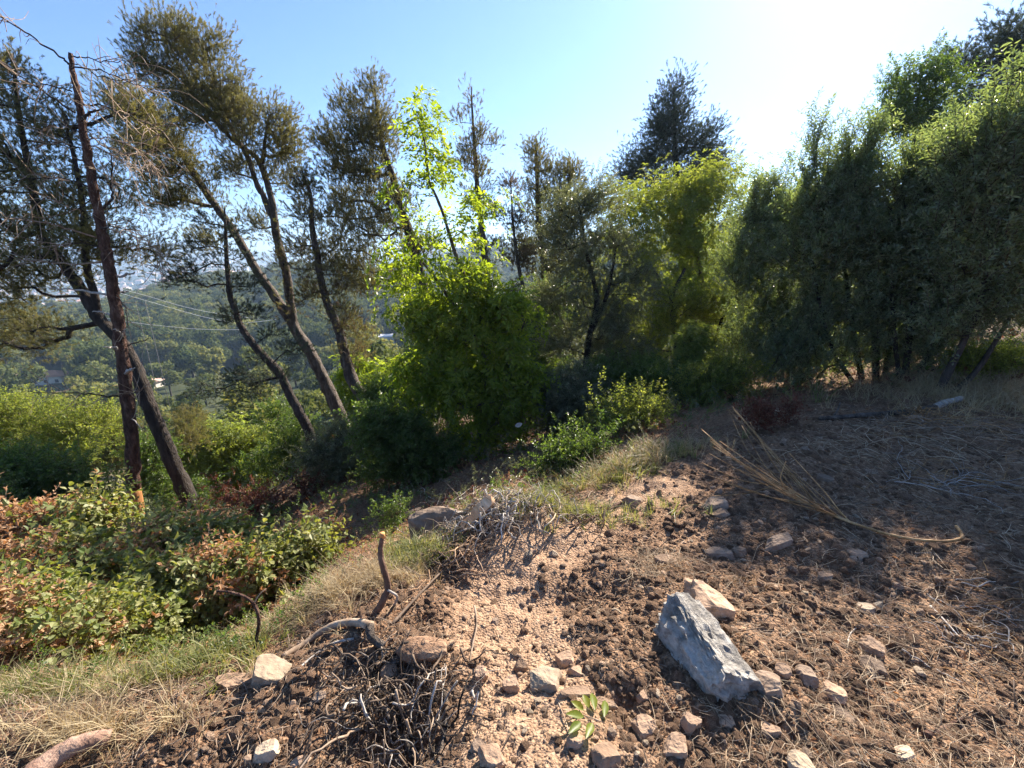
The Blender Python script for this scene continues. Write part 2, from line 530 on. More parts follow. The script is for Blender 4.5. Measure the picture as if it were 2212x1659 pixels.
def gn_group(protos):
    key = tuple(p.name for p in protos)
    if key in _gn:
        return _gn[key]
    g = bpy.data.node_groups.new('scatter', 'GeometryNodeTree')
    g.interface.new_socket('Geometry', in_out='INPUT', socket_type='NodeSocketGeometry')
    g.interface.new_socket('Geometry', in_out='OUTPUT', socket_type='NodeSocketGeometry')
    gi = g.nodes.new('NodeGroupInput'); go = g.nodes.new('NodeGroupOutput')
    jn = g.nodes.new('GeometryNodeJoinGeometry')
    for p in protos:
        if p.name not in _pobj:
            _pobj[p.name] = bpy.data.objects.new(p.name, p)
        oi = g.nodes.new('GeometryNodeObjectInfo')
        oi.inputs['Object'].default_value = _pobj[p.name]
        oi.inputs['As Instance'].default_value = True
        g.links.new(oi.outputs['Geometry'], jn.inputs[0])
    ip = g.nodes.new('GeometryNodeInstanceOnPoints')
    ip.inputs['Pick Instance'].default_value = True

    def attr(nm, dt):
        a = g.nodes.new('GeometryNodeInputNamedAttribute'); a.data_type = dt
        a.inputs['Name'].default_value = nm
        return [o for o in a.outputs if o.enabled and o.name == 'Attribute'][0]
    er = g.nodes.new('FunctionNodeEulerToRotation')
    g.links.new(attr('rot', 'FLOAT_VECTOR'), er.inputs[0])
    g.links.new(gi.outputs[0], ip.inputs['Points'])
    g.links.new(jn.outputs[0], ip.inputs['Instance'])
    g.links.new(attr('idx', 'INT'), ip.inputs['Instance Index'])
    g.links.new(er.outputs[0], ip.inputs['Rotation'])
    g.links.new(attr('scl', 'FLOAT_VECTOR'), ip.inputs['Scale'])
    g.links.new(ip.outputs[0], go.inputs[0])
    _gn[key] = g
    return g


def scatter_mesh(name, protos, pos, rot, scl, parent=None, kind='stuff'):
    n = len(pos)
    me = bpy.data.meshes.new(name)
    me.vertices.add(n)
    me.vertices.foreach_set('co', np.asarray(pos, float).ravel())
    scl = np.asarray(scl, float)
    if scl.ndim == 1:
        scl = np.repeat(scl[:, None], 3, 1)
    a = me.attributes.new('rot', 'FLOAT_VECTOR', 'POINT'); a.data.foreach_set('vector', np.asarray(rot, float).ravel())
    a = me.attributes.new('scl', 'FLOAT_VECTOR', 'POINT'); a.data.foreach_set('vector', scl.ravel())
    a = me.attributes.new('idx', 'INT', 'POINT'); a.data.foreach_set('value', rng.integers(0, len(protos), n).astype(np.int32))
    for m in protos[0].materials:
        me.materials.append(m)
    o = link(name, me, parent)
    if parent is not None:
        o.location = -np.array(parent.location)
    if kind:
        o['kind'] = kind
    md = o.modifiers.new('scatter', 'NODES')
    md.node_group = gn_group(protos)
    return o


# ------------------------------------------------------------------ foliage prototypes
def leaf_geo(mb, base, d, up, L, W, mi=0, detail=0, fold=.25, droop=.15):
    d = d / np.linalg.norm(d); s = np.cross(d, up); s /= np.linalg.norm(s) + 1e-9
    n = np.cross(s, d)
    if detail == 0:
        v = [base, base + d * L * .45 + s * W / 2 + n * W * fold, base + d * L - n * L * droop, base + d * L * .45 - s * W / 2 + n * W * fold]
        mb.add(v, [(0, 1, 2), (0, 2, 3)], None, mi)
    else:
        v = [base]
        prof = [(.18, .6), (.45, 1.0), (.75, .68)]
        for t, wd in prof:
            c = base + d * L * t - n * L * droop * t * t
            v += [c + s * W / 2 * wd + n * W * fold * wd, c, c - s * W / 2 * wd + n * W * fold * wd]
        v.append(base + d * L - n * L * droop * 1.2)
        tr = [(0, 1, 2), (0, 2, 3), (7, 10, 8), (8, 10, 9)]
        q = [(1, 4, 5, 2), (2, 5, 6, 3), (4, 7, 8, 5), (5, 8, 9, 6)]
        mb.add(v, tr, q, mi)


def rv(r, s=1.0):
    return r.normal(0, s, 3)


def proto_pine(k, mat, nn=64, L=.15, nl=.07, w=.0046):
    r = np.random.default_rng(100 + k)
    mb = MB()
    pts = smooth_path([(0, 0, 0), (r.normal(0, .015), r.normal(0, .015), L * .5), (r.normal(0, .03), r.normal(0, .03), L)], 4)
    tube(mb, pts, [.005, .004, .003, .002], 3, 1, cap=False)
    for i in range(nn):
        s = 1 - abs(r.normal(0, .33)); s = min(max(s, .05), 1)
        c = pts[0] * (1 - s) + pts[-1] * s if s < .5 else pts[1] + (pts[-1] - pts[1]) * (s - .33) / .67
        th = r.random() * 2 * pi
        rd = np.array([cos(th), sin(th), 0])
        d = rd * r.uniform(.25, .9) + np.array([0, 0, r.uniform(.4, 1.1)])
        d /= np.linalg.norm(d)
        sd = np.cross(d, rv(r)); sd /= np.linalg.norm(sd)
        ln = nl * r.uniform(.7, 1.2)
        mb.add([c - sd * w / 2, c + sd * w / 2, c + d * ln], [(0, 1, 2)], None, 0)
    return mb.mesh('needle_tuft_%d' % k, [mat, MAT['bark']], False)


def proto_spray(tag, k, mat, n=12, L=.25, ll=.06, lw=.025, detail=0, spread=1.0, stem=None, whorl=False):
    r = np.random.default_rng(500 + k)
    mb = MB()
    bend = r.normal(0, .25, 2) * L
    pts = smooth_path([(0, 0, 0), (bend[0] * .3, bend[1] * .3, L * .5), (bend[0], bend[1], L)], 5)
    tube(mb, pts, np.linspace(.0035, .0012, 5) * max(1, ll / .06), 3, 1, cap=False)
    for i in range(n):
        s = (i + .7) / n
        c = pts[min(4, int(s * 4))] * (1 - (s * 4 % 1)) + pts[min(4, int(s * 4) + 1)] * (s * 4 % 1)
        th = i * 2.4 + r.normal(0, .4)
        rd = np.array([cos(th), sin(th), 0])
        d = rd * spread + np.array([0, 0, r.uniform(.1, .9)])
        leaf_geo(mb, c + rd * .004, d, np.array([0, 0, 1.]) + rv(r, .5), ll * r.uniform(.65, 1.2), lw * r.uniform(.8, 1.2), 0, detail, r.uniform(.1, .35), r.uniform(0, .3))
    leaf_geo(mb, pts[-1], pts[-1] - pts[-2] + rv(r, .02), rv(r), ll, lw, 0, detail)
    return mb.mesh('%s_%d' % (tag, k), [mat, stem or MAT['twig_dark']], False)


def proto_pinnate(tag, k, mat, pairs=4, L=.22, ll=.06, lw=.026, n=4):
    """twig end with a few compound leaves"""
    r = np.random.default_rng(800 + k)
    mb = MB()
    tube(mb, [(0, 0, 0), (0, 0, .1), (0, 0, .18)], [.004, .003, .002], 3, 1, cap=False)
    for j in range(n):
        th = j * 2.4 + r.normal(0, .4)
        o = np.array([0, 0, .05 + .13 * j / n])
        rd = np.array([cos(th), sin(th), r.uniform(.1, .8)]); rd /= np.linalg.norm(rd)
        tip = o + rd * L - np.array([0, 0, L * .25])
        pts = smooth_path([o, o + rd * L * .55, tip], 5)
        tube(mb, pts, .0014, 3, 1, cap=False)
        for i in range(pairs):
            s = .3 + .65 * i / pairs
            c = o + (tip - o) * s + np.array([0, 0, .06 * sin(pi * s) * L / .2])
            sd = np.cross(rd, [0, 0, 1.]); sd /= np.linalg.norm(sd)
            for g in (-1, 1):
                leaf_geo(mb, c, sd * g + rd * .6 + rv(r, .15), np.array([0, 0, 1.]) + rv(r, .3), ll * r.uniform(.8, 1.15), lw, 0, 0, .15, r.uniform(0, .3))
        leaf_geo(mb, tip, rd + rv(r, .2), np.array([0, 0, 1.]), ll, lw)
    return mb.mesh('%s_%d' % (tag, k), [mat, MAT['twig_dark']], False)


PR = {}
for nm, mt in (('pine', 'pine'), ('pine_dark', 'pine_dark'), ('pine_brown', 'pine_brown')):
    PR[nm] = [proto_pine(k + {'pine': 0, 'pine_dark': 10, 'pine_brown': 20}[nm], MAT[mt]) for k in range(4)]
PR['bright'] = [proto_pinnate('bright_leaf_cluster', k, MAT['bright'], 3, .2, .095, .042, 3) for k in range(4)]
PR['lime'] = [proto_pinnate('lime_leaf_cluster', k, MAT['lime'], 4, .24, .08, .03, 3) for k in range(3)]
PR['olive'] = [proto_spray('grey_leaf_spray', k, MAT['olive'], 16, .22, .042, .019) for k in range(4)]
PR['laurel'] = [proto_spray('glossy_leaf_spray', k + 10, MAT['laurel'], 16, .28, .06, .019, 0, .8) for k in range(4)]
PR['mid'] = [proto_spray('green_leaf_spray', k + 20, MAT['mid'], 14, .22, .05, .027) for k in range(4)]
PR['midlime'] = [proto_spray('light_leaf_spray', k + 30, MAT['lime'], 14, .2, .04, .022) for k in range(4)]
PR['bramble'] = [proto_spray('bramble_spray', k + 40, MAT['bramble'], 8, .22, .062, .04, 1) for k in range(4)]
PR['dry'] = [proto_spray('dry_spray', k + 50, MAT['dryleaf'], 9, .18, .045, .026, 1, stem=MAT['twig']) for k in range(4)]
PR['red'] = [proto_spray('red_spray', k + 60, MAT['redleaf'], 10, .14, .04, .024, 1, stem=MAT['twig']) for k in range(3)]

# ------------------------------------------------------------------ the ground sheet
PATH = np.array([G(u, v)[:2] for u, v in ((1180, 1659), (1140, 1500), (1095, 1350), (1100, 1230), (1190, 1160), (1290, 1110), (1420, 1050))])


def seg_dist(x, y, L):
    best = np.full(np.shape(x), 1e9)
    for a, b in zip(L[:-1], L[1:]):
        ab = b - a
        t = np.clip(((x - a[0]) * ab[0] + (y - a[1]) * ab[1]) / (ab @ ab), 0, 1)
        best = np.minimum(best, np.hypot(x - a[0] - t * ab[0], y - a[1] - t * ab[1]))
    return best


EDGE = np.array([G(u, v)[:2] for u, v in ((-300, 1560), (0, 1545), (300, 1490), (560, 1440), (690, 1330), (820, 1235), (960, 1150), (1100, 1085), (1300, 1050), (1440, 1000), (1640, 890), (1900, 850), (2300, 840))])


def build_ground():
    th = np.concatenate([np.linspace(-92, -66, 60, endpoint=False), np.linspace(-66, 66, 620, endpoint=False), np.linspace(66, 92, 60, endpoint=False), np.linspace(92, 268, 60, endpoint=False)])
    th = np.radians(th)
    r = np.concatenate([np.exp(np.linspace(math.log(.35), math.log(6.5), 290, endpoint=False)), np.exp(np.linspace(math.log(6.5), math.log(5200), 160))])
    R, T = np.meshgrid(r, th, indexing='ij')
    X = R * np.sin(T); Y = R * np.cos(T)
    Z = H(X, Y)
    nr, na = R.shape
    v = np.stack([X, Y, Z], -1).reshape(-1, 3)
    i = np.arange(nr - 1)[:, None] * na; j = np.arange(na)[None]; j2 = (j + 1) % na
    q = np.stack([i + j, i + na + j, i + na + j2, i + j2], -1).reshape(-1, 4)
    mb = MB(); mb.add(v, None, q)
    c = len(v)
    mb.add([[0, 0, float(H(0, 0))]], None, None)
    mb.t.append(np.stack([np.full(na, c), np.arange(na), (np.arange(na) + 1) % na], -1)[:, [0, 2, 1]] * 1); mb.tm.append(np.zeros(na, int))
    me = mb.mesh('ground', MAT['soil'])
    vx, vy = np.append(v[:, 0], 0), np.append(v[:, 1], 0)
    rr = np.hypot(vx, vy)
    soil = np.clip(1.1 - seg_dist(vx, vy, PATH) / .45, 0.12, 1)
    soil = np.maximum(soil, .34 * (vx > 0))
    wild = np.clip((rr - 9) / 12, 0, 1)
    for nm, d in (('soil', soil), ('wild', wild)):
        a = me.attributes.new(nm, 'FLOAT', 'POINT'); a.data.foreach_set('value', d.astype(np.float32))
    o = link('ground', me); o['kind'] = 'structure'
    return o


build_ground()

# ------------------------------------------------------------------ tree generator
def grow(trunks, tips, seg=.5, sag=.0, plen_w=.25, r_tip=.006, jitter=.06, max_r=.09, start=.25, seed=1, down_pen=.6):
    """trunks: list of (pts, radii). returns branch polylines with radii, and all nodes for foliage"""
    r = np.random.default_rng(seed)
    pos = []; plen = []; par = []; trn = []
    for pts, rad in trunks:
        k0 = int(len(pts) * start)
        for i in range(k0, len(pts)):
            pos.append(pts[i]); plen.append(0.0); par.append(-1); trn.append(rad[i])
    cap = len(pos) + len(tips) * 40
    A = np.zeros((cap, 3)); Lp = np.zeros(cap); A[:len(pos)] = pos
    n = len(pos); n0 = n
    d0 = np.min(np.linalg.norm(tips[:, None] - A[None, :n], axis=2), axis=1)
    chains = []
    for ti in np.argsort(d0):
        tip = tips[ti]
        dv = tip - A[:n]
        d = np.linalg.norm(dv, axis=1)
        cost = d + plen_w * Lp[:n] + down_pen * np.maximum(0, -dv[:, 2])
        b = int(np.argmin(cost)); dist = d[b]
        k = int(min(12, max(2, round(dist / seg) + 1)))
        s = np.linspace(0, 1, k + 1)[1:, None]
        mid = (A[b] + tip) / 2 + np.array([0, 0, -sag * dist]) + r.normal(0, jitter, 3) * dist
        pts = (1 - s) ** 2 * A[b] + 2 * s * (1 - s) * mid + s * s * tip
        pts = pts + r.normal(0, jitter * .25, pts.shape) * dist / k * (s < .99)
        idx = [b]
        for j in range(k):
            if n >= cap:
                break
            A[n] = pts[j]; Lp[n] = Lp[b] + dist * (j + 1) / k
            par.append(idx[-1]); idx.append(n); n += 1
        chains.append(idx)
    cnt = np.zeros(n)
    for c in chains:
        cnt[c[-1]] += 1
    for i in range(n - 1, n0 - 1, -1):
        p = par[i]
        if p >= 0:
            cnt[p] += cnt[i]
    rad = np.minimum(r_tip * np.maximum(cnt, .3) ** .5, max_r)
    for i in range(n0):
        rad[i] = min(rad[i], trn[i] * .9)
    return A[:n], rad, chains, n0


def blob_tips(blobs, Y, n, r, dscale=.8, shell=.35, clump=.75):
    """points inside screen-measured ellipses given real depth; blobs (u, v, ru, rv[, dY])"""
    ar = np.array([(b[2] * b[3]) ** .85 * (b[5] if len(b) > 5 else 1) for b in blobs], float); ar /= ar.sum()
    out = []
    for b, a in zip(blobs, ar):
        dy = b[4] if len(b) > 4 else 0
        c = P(b[0], b[1], Y + dy); m = px(Y + dy, b[1])
        k = max(2, int(round(n * a)))
        d = r.normal(0, 1, (k, 3)); d /= np.linalg.norm(d, axis=1)[:, None]
        rad = r.random(k) ** (1 / 3) * (1 - shell) + shell * r.random(k) ** .1
        rad = np.minimum(rad, 1)
        q = d * rad[:, None]
        nc = max(2, k // 5)
        ci = r.integers(0, nc, k)
        q = np.where((r.random(k) < clump)[:, None], q[:nc][ci] * .93 + r.normal(0, .13, (k, 3)), q)
        out.append(c + q * np.array([b[2] * m, min(b[2], b[3] * 1.3) * m * dscale, b[3] * m]))
    return np.vstack(out)


def make_tree(name, label, cat, Y, trunks_px, blobs, ntips, proto, bark='bark', per=16, tscale=1.0, spread=.16, upb=.6,
              seg=.5, seed=1, group=None, individual=0, leafname='leaf_spray', along=.45, r_tip=.006, start=.25, dY=None,
              plen_w=.25, sag=0, down_pen=.6, dscale=.8, base=None, min_z=None, brough=.13, shell=.35, mix=None, shoots=0, clump=.75):
    """trunks_px: list of lists of (u, v, radius_px[, depth])"""
    r = np.random.default_rng(seed)
    trunks = []
    for tp in trunks_px:
        pp = np.array([P(q[0], q[1], q[3] if len(q) > 3 else Y) for q in tp])
        rr = np.array([q[2] * px(q[3] if len(q) > 3 else Y, q[1]) for q in tp])
        n = max(6, len(tp) * 5)
        sp = smooth_path(pp, n)
        srr = np.interp(np.linspace(0, 1, n), np.linspace(0, 1, len(tp)), rr)
        trunks.append((sp, srr))
    b0 = trunks[0][0][0]
    gz = float(H(b0[0], b0[1]))
    if base is None:
        for sp, srr in trunks[:1]:
            if sp[0][2] > gz - .05:
                sp0 = sp[0].copy(); sp0[2] = gz - .15
                trunks[0] = (np.vstack([sp0, sp]), np.concatenate([[srr[0] * 1.15], srr]))
    root = empty(name, (b0[0], b0[1], gz), label, cat, group)
    tips = blob_tips(blobs, Y, ntips, r, dscale, shell, clump)
    gzz = H(tips[:, 0], tips[:, 1])
    tips[:, 2] = np.maximum(tips[:, 2], gzz + .1)
    A, rad, chains, n0 = grow(trunks, tips, seg=seg, sag=sag, plen_w=plen_w, r_tip=r_tip, start=start, seed=seed, down_pen=down_pen)
    mt = MB()
    for sp, srr in trunks:
        tube(mt, sp, srr, 9, 0, rough=brough, rs=r)
    child('trunk', mt.mesh(name + '_trunk', MAT[bark]), root)
    shoot_list = []
    if shoots:
        # long straight shoots standing out of the top of the crown
        az = np.arctan2(tips[:, 0], tips[:, 1]); el = (tips[:, 2] - EYE[2]) / np.hypot(tips[:, 0], tips[:, 1])
        top_i = [i for i in range(len(tips)) if el[i] >= np.percentile(el[np.abs(az - az[i]) < .07], 82)]
        for q in range(shoots):
            i = top_i[int(r.integers(0, len(top_i)))]
            ln = r.uniform(.15, .55); dd = np.array([r.normal(0, .2), r.normal(0, .2), 1.0])
            shoot_list.append(smooth_path([tips[i] - dd * .2, tips[i] + dd * ln * .5, tips[i] + dd * ln + r.normal(0, .05, 3)], 6))
    mb = MB()
    for s_ in shoot_list:
        tube(mb, s_, np.linspace(.006, .002, 6), 3, 0, cap=False)
    for c in chains:
        rr = rad[c].copy()
        rr[0] = min(rr[0], rr[1] * 1.15)
        tube(mb, A[c], rr, 4, 0, cap=False)
    child('limbs', mb.mesh(name + '_limbs', MAT[bark]), root, 'stuff')
    # foliage at and along the branch ends
    pos = []; dr = []
    for c in chains:
        pts = A[c]
        k = max(3, int(per * r.uniform(.6, 1.4)))
        s = along + (1 - along) * r.random(k) ** .6
        f = s * (len(pts) - 1); i = np.minimum(f.astype(int), len(pts) - 2); t = (f - i)[:, None]
        q = pts[i] * (1 - t) + pts[i + 1] * t
        dd = pts[-1] - pts[0]; dd = dd / (np.linalg.norm(dd) + 1e-9)
        off = r.normal(0, spread, (k, 3))
        pos.append(q + off)
        dr.append(dd * .5 + off / spread * .35 + np.array([0, 0, upb]) + r.normal(0, .3, (k, 3)))
    for s_ in shoot_list:
        k = 7
        f = np.linspace(.3, 5, k); i = np.minimum(f.astype(int), 4); t = (f - i)[:, None]
        pos.append(s_[i] * (1 - t) + s_[i + 1] * t)
        dr.append(r.normal(0, .5, (k, 3)) + np.array([0, 0, 1.4]))
    pos = np.vstack(pos); dr = np.vstack(dr)
    gzz = H(pos[:, 0], pos[:, 1])
    ok = pos[:, 2] > gzz + .03
    pos = pos[ok]; dr = dr[ok]
    rot = dir_euler(dr)
    scl = tscale * r.uniform(.7, 1.3, len(pos))
    protos = PR[proto]
    if individual:
        # the sprays that show largest are objects of their own
        dist = np.linalg.norm(pos - EYE, axis=1)
        near = np.argsort(dist)[:individual]
        for i in near:
            o = link(leafname, protos[int(r.integers(0, len(protos)))], root)
            o.location = pos[i] - np.array(root.location)
            o.rotation_euler = rot[i]; o.scale = (scl[i],) * 3
        keep = np.ones(len(pos), bool); keep[near] = False
        pos, rot, scl = pos[keep], rot[keep], scl[keep]
    if mix:
        sel = r.random(len(pos)) < mix[1]
        scatter_mesh('dry_foliage', PR[mix[0]], pos[sel], rot[sel], scl[sel], root)
        pos, rot, scl = pos[~sel], rot[~sel], scl[~sel]
    scatter_mesh('crown', protos, pos, rot, scl, root)
    return root

# ------------------------------------------------------------------ pines and other trees on the slope
def auto_stems(blobs, Y, base_uv, k=5, r0=.014, seed=0, Yb=None):
    r = np.random.default_rng(seed)
    b0 = P(base_uv[0], base_uv[1], Yb or Y)
    b0[2] = float(H(b0[0], b0[1])) - .03
    st = []
    for i in range(k):
        b = blobs[i % len(blobs)]
        c = P(b[0], b[1] - b[3] * r.uniform(-.2, .5), Y + (b[4] if len(b) > 4 else 0))
        s = b0 + np.append(r.normal(0, .08, 2), 0)
        mid = (s + c) / 2 + r.normal(0, .08, 3) + np.array([0, 0, .08 * np.linalg.norm(c - s)])
        pts = smooth_path([s, mid, c], 9)
        st.append((pts, np.linspace(r0 * r.uniform(.7, 1.2), r0 * .3, 9)))
    return st


def shrub(name, label, cat, Y, base_uv, blobs, ntips, proto, bark='bark', per=12, tscale=1.0, spread=.09, upb=.5, seed=1, stems=5,
          r0=.014, individual=0, mix=None, group=None, canes=0, seg=.25, along=.3, min_up=.02, dscale=.8):
    r = np.random.default_rng(seed)
    st = auto_stems(blobs, Y, base_uv, stems, r0, seed)
    b0 = st[0][0][0]
    root = empty(name, (b0[0], b0[1], float(H(b0[0], b0[1]))), label, cat, group)
    tips = blob_tips(blobs, Y, ntips, r, dscale)
    g = H(tips[:, 0], tips[:, 1])
    low = tips[:, 2] < g + .05
    tips[low, 2] = g[low] + r.uniform(.05, .3, low.sum())
    A, rad, chains, n0 = grow(st, tips, seg=seg, r_tip=.0022, start=.2, seed=seed, max_r=r0 * .8)
    for sp, srr in st:
        mt = MB(); tube(mt, sp, srr, 6, 0, rough=.1)
        child('stem', mt.mesh('stem', MAT[bark]), root)
    for q in range(canes):
        # long arching bare canes threading through the leaves
        i, j = r.integers(0, len(tips), 2)
        a_, c_ = tips[i], tips[i] + (tips[j] - tips[i]) * min(1, .9 / (np.linalg.norm(tips[j] - tips[i]) + .01))
        m_ = (a_ + c_) / 2 + np.array([0, 0, r.uniform(.05, .22)])
        mc = MB(); s_ = smooth_path([a_, m_, c_ + np.array([0, 0, r.uniform(0, .12)])], 10) + r.normal(0, .006, (10, 3))
        tube(mc, s_, np.linspace(.0045, .002, 10), 5, 0, rough=.15)
        child('cane', mc.mesh('cane', MAT[('twig', 'silver', 'bark_pink')[q % 3]]), root)
    mb = MB()
    for c in chains:
        tube(mb, A[c], rad[c], 3, 0, cap=False)
    child('twigs', mb.mesh('twigs', MAT[bark]), root, 'stuff')
    pos = []; dr = []
    for c in chains:
        pts = A[c]; k = max(2, int(per * r.uniform(.6, 1.4)))
        s = along + (1 - along) * r.random(k) ** .6
        f = s * (len(pts) - 1); i = np.minimum(f.astype(int), len(pts) - 2); t = (f - i)[:, None]
        off = r.normal(0, spread, (k, 3))
        pos.append(pts[i] * (1 - t) + pts[i + 1] * t + off)
        dr.append((pts[-1] - pts[0])[None] * .6 + off / spread * .4 + np.array([0, 0, upb]) + r.normal(0, .3, (k, 3)))
    pos = np.vstack(pos); dr = np.vstack(dr)
    ok = pos[:, 2] > H(pos[:, 0], pos[:, 1]) + min_up
    pos, dr = pos[ok], dr[ok]
    rot = dir_euler(dr); scl = tscale * r.uniform(.5, 1.35, len(pos))
    pat = fbm(pos[:, 0] / .35 + pos[:, 2] / .3, pos[:, 1] / .4, seed, 3) - .1 * (pos[:, 0] - pos[:, 0].mean()) / (pos[:, 0].std() + .01) + r.normal(0, .16, len(pos))
    which = pat > np.quantile(pat, 1 - mix[1]) if mix else np.zeros(len(pos), bool)
    if individual:
        near = np.argsort(np.linalg.norm(pos - EYE, axis=1) + r.random(len(pos)) * .5)[:individual]
        for i in near:
            pl = PR[mix[0]] if which[i] else PR[proto]
            o = link('leafy_sprig', pl[int(r.integers(0, len(pl)))], root)
            o.location = pos[i] - np.array(root.location); o.rotation_euler = rot[i]; o.scale = (scl[i],) * 3
        keep = np.ones(len(pos), bool); keep[near] = False
        pos, rot, scl, which = pos[keep], rot[keep], scl[keep], which[keep]
    if mix:
        scatter_mesh('dry_foliage', PR[mix[0]], pos[which], rot[which], scl[which], root)
    scatter_mesh('foliage', PR[proto], pos[~which], rot[~which], scl[~which], root)
    return root


# dead pine at the left
def dead_pine():
    Y = 8.0
    tp = [(297, 1140, 15), (288, 1055, 12.5), (285, 950, 12), (272, 830, 12), (258, 720, 11), (243, 620, 10.5), (232, 560, 10.5), (215, 480, 9.5),
          (190, 340, 8), (172, 230, 6.5), (160, 170, 5.5), (152, 116, 4)]
    pts = np.array([P(a, b, Y) for a, b, c in tp]); rad = np.array([c * px(Y, b) for a, b, c in tp])
    pts[0, 2] = min(pts[0, 2], float(H(pts[0, 0], pts[0, 1])) - .1)
    root = empty('dead_pine', (pts[1][0], pts[1][1], float(H(pts[1][0], pts[1][1]))), 'bare dead pine with reddish scaly bark, snapped top and leafless crooked branches, at left', 'tree')
    r = np.random.default_rng(3)
    sp = smooth_path(pts[1:], 70); rr = np.interp(np.linspace(0, 1, 70), np.linspace(0, 1, len(rad) - 1), rad[1:])
    sp = sp + r.normal(0, .008, sp.shape)
    rr = rr * (1 + .06 * np.sin(np.arange(70) * 1.7))
    mb = MB(); tube(mb, sp, rr, 12, 0, rough=.09, rs=r)
    child('trunk', mb.mesh('trunk', MAT['bark_red']), root)
    sp2 = smooth_path([pts[0], (pts[0] + pts[1]) / 2, pts[1] + (pts[2] - pts[1]) * .02], 9)
    mb = MB(); tube(mb, sp2, np.linspace(rad[0] * 1.15, rad[1] * 1.0, 9), 12, 0, rough=.05, rs=r)
    child('stripped_base', mb.mesh('stripped_base', MAT['bare']), root)['label'] = 'orange section of trunk with its bark stripped off'
    BR = [([(152, 141), (131, 124), (71, 81), (21, 49), (-10, 30)], 3.2, 0), ([(162, 244), (106, 208), (64, 177), (0, 131), (-20, 120)], 3.2, 0),
          ([(155, 198), (117, 187), (71, 182), (21, 180)], 2.2, 0), ([(152, 122), (191, 127), (233, 133), (286, 132)], 2, 0),
          ([(157, 145), (212, 152), (247, 166), (300, 184), (339, 199)], 2, 0), ([(156, 135), (184, 148), (226, 169), (282, 176), (312, 190)], 1.6, 0),
          ([(169, 226), (219, 229), (268, 247), (318, 268), (353, 300)], 2.2, 0), ([(176, 260), (198, 244), (214, 238)], 5, 0),
          ([(184, 282), (226, 314), (282, 332), (335, 332)], 2.2, 1), ([(184, 307), (247, 339), (318, 374), (395, 381)], 2.4, 1),
          ([(180, 321), (141, 311), (74, 307)], 2, 0), ([(182, 350), (162, 342), (141, 332)], 3, 1),
          ([(205, 459), (229, 445), (245, 427), (243, 385), (240, 328)], 4.5, 0), ([(194, 406), (141, 388), (71, 385), (0, 406)], 2.8, 0),
          ([(212, 515), (141, 494), (71, 477), (0, 471)], 3, 1), ([(208, 491), (247, 491), (293, 498)], 3, 0),
          ([(219, 494), (275, 505), (325, 526), (346, 561), (339, 582)], 2.6, 1), ([(222, 565), (152, 570), (88, 567), (28, 549)], 3, 1),
          ([(240, 604), (268, 595), (291, 588)], 4, 2), ([(243, 636), (262, 633), (277, 630)], 4, 2), ([(236, 638), (169, 627), (106, 624)], 3.2, 2),
          ([(240, 680), (222, 676), (200, 674)], 2.5, 2), ([(263, 749), (300, 740), (327, 731)], 3, 0), ([(254, 753), (236, 751), (222, 751)], 2.6, 2),
          ([(270, 806), (282, 800), (291, 795)], 3.5, 2), ([(278, 853), (294, 848), (304, 843)], 3, 0), ([(268, 858), (212, 853), (159, 850), (60, 846)], 3, 0),
          ([(205, 430), (160, 450), (110, 430), (50, 440)], 2, 0), ([(225, 540), (180, 525), (120, 530), (70, 515)], 2, 0),
          ([(250, 470), (282, 480), (297, 520), (295, 545)], 1.6, 0), ([(178, 300), (240, 300), (290, 320), (330, 360), (350, 400)], 1.8, 1),
          ([(200, 380), (250, 400), (300, 440), (322, 480)], 1.6, 0), ([(178, 290), (130, 270), (80, 285)], 1.8, 0), ([(246, 640), (270, 660), (275, 700), (262, 720)], 1.8, 0),
          ([(282, 905), (296, 915), (303, 925)], 1.6, 2), ([(268, 730), (255, 715), (244, 712)], 2, 2)]
    tw = MB()
    for pl, rp, kind in BR:
        n = len(pl)
        dy = r.uniform(-1.2, .6)
        pp = [P(q[0], q[1], Y + dy * (i / (n - 1)) ** 1.0 * min(1, n / 4)) for i, q in enumerate(pl)]
        s = smooth_path(pp, 4 * n)
        s[1:-1] += r.normal(0, .012, (len(s) - 2, 3))
        m = px(Y, 500) * rp * (1.6 if kind == 2 else 1.1)
        mb = MB(); tube(mb, s, np.linspace(m * .62, m * .22, len(s)), 6, 0, rough=.1, rs=r)
        child('branch', mb.mesh('branch', MAT['bark_dark' if kind == 0 else ('twig' if kind == 1 else 'silver')]), root)
        L = np.linalg.norm(s[-1] - s[0])
        if kind < 2 and L > .5:
            for q in range(int(6 + L * 8)):
                i = int(r.integers(len(s) // 4, len(s) - 1))
                d = (s[i + 1] - s[i]) / np.linalg.norm(s[i + 1] - s[i])
                dd = d * .8 + r.normal(0, .7, 3); ln = r.uniform(.2, .65)
                e1 = s[i] + dd * ln * .5; e2 = e1 + (dd * .5 + np.array([0, 0, r.choice([-.7, .5])])) * ln * .5
                t = smooth_path([s[i], e1, e2], 6)
                tube(tw, t, np.linspace(.007, .0028, 6), 3, 0, cap=False)
    child('fine_twigs', tw.mesh('fine_twigs', MAT['twig']), root, 'stuff')


dead_pine()

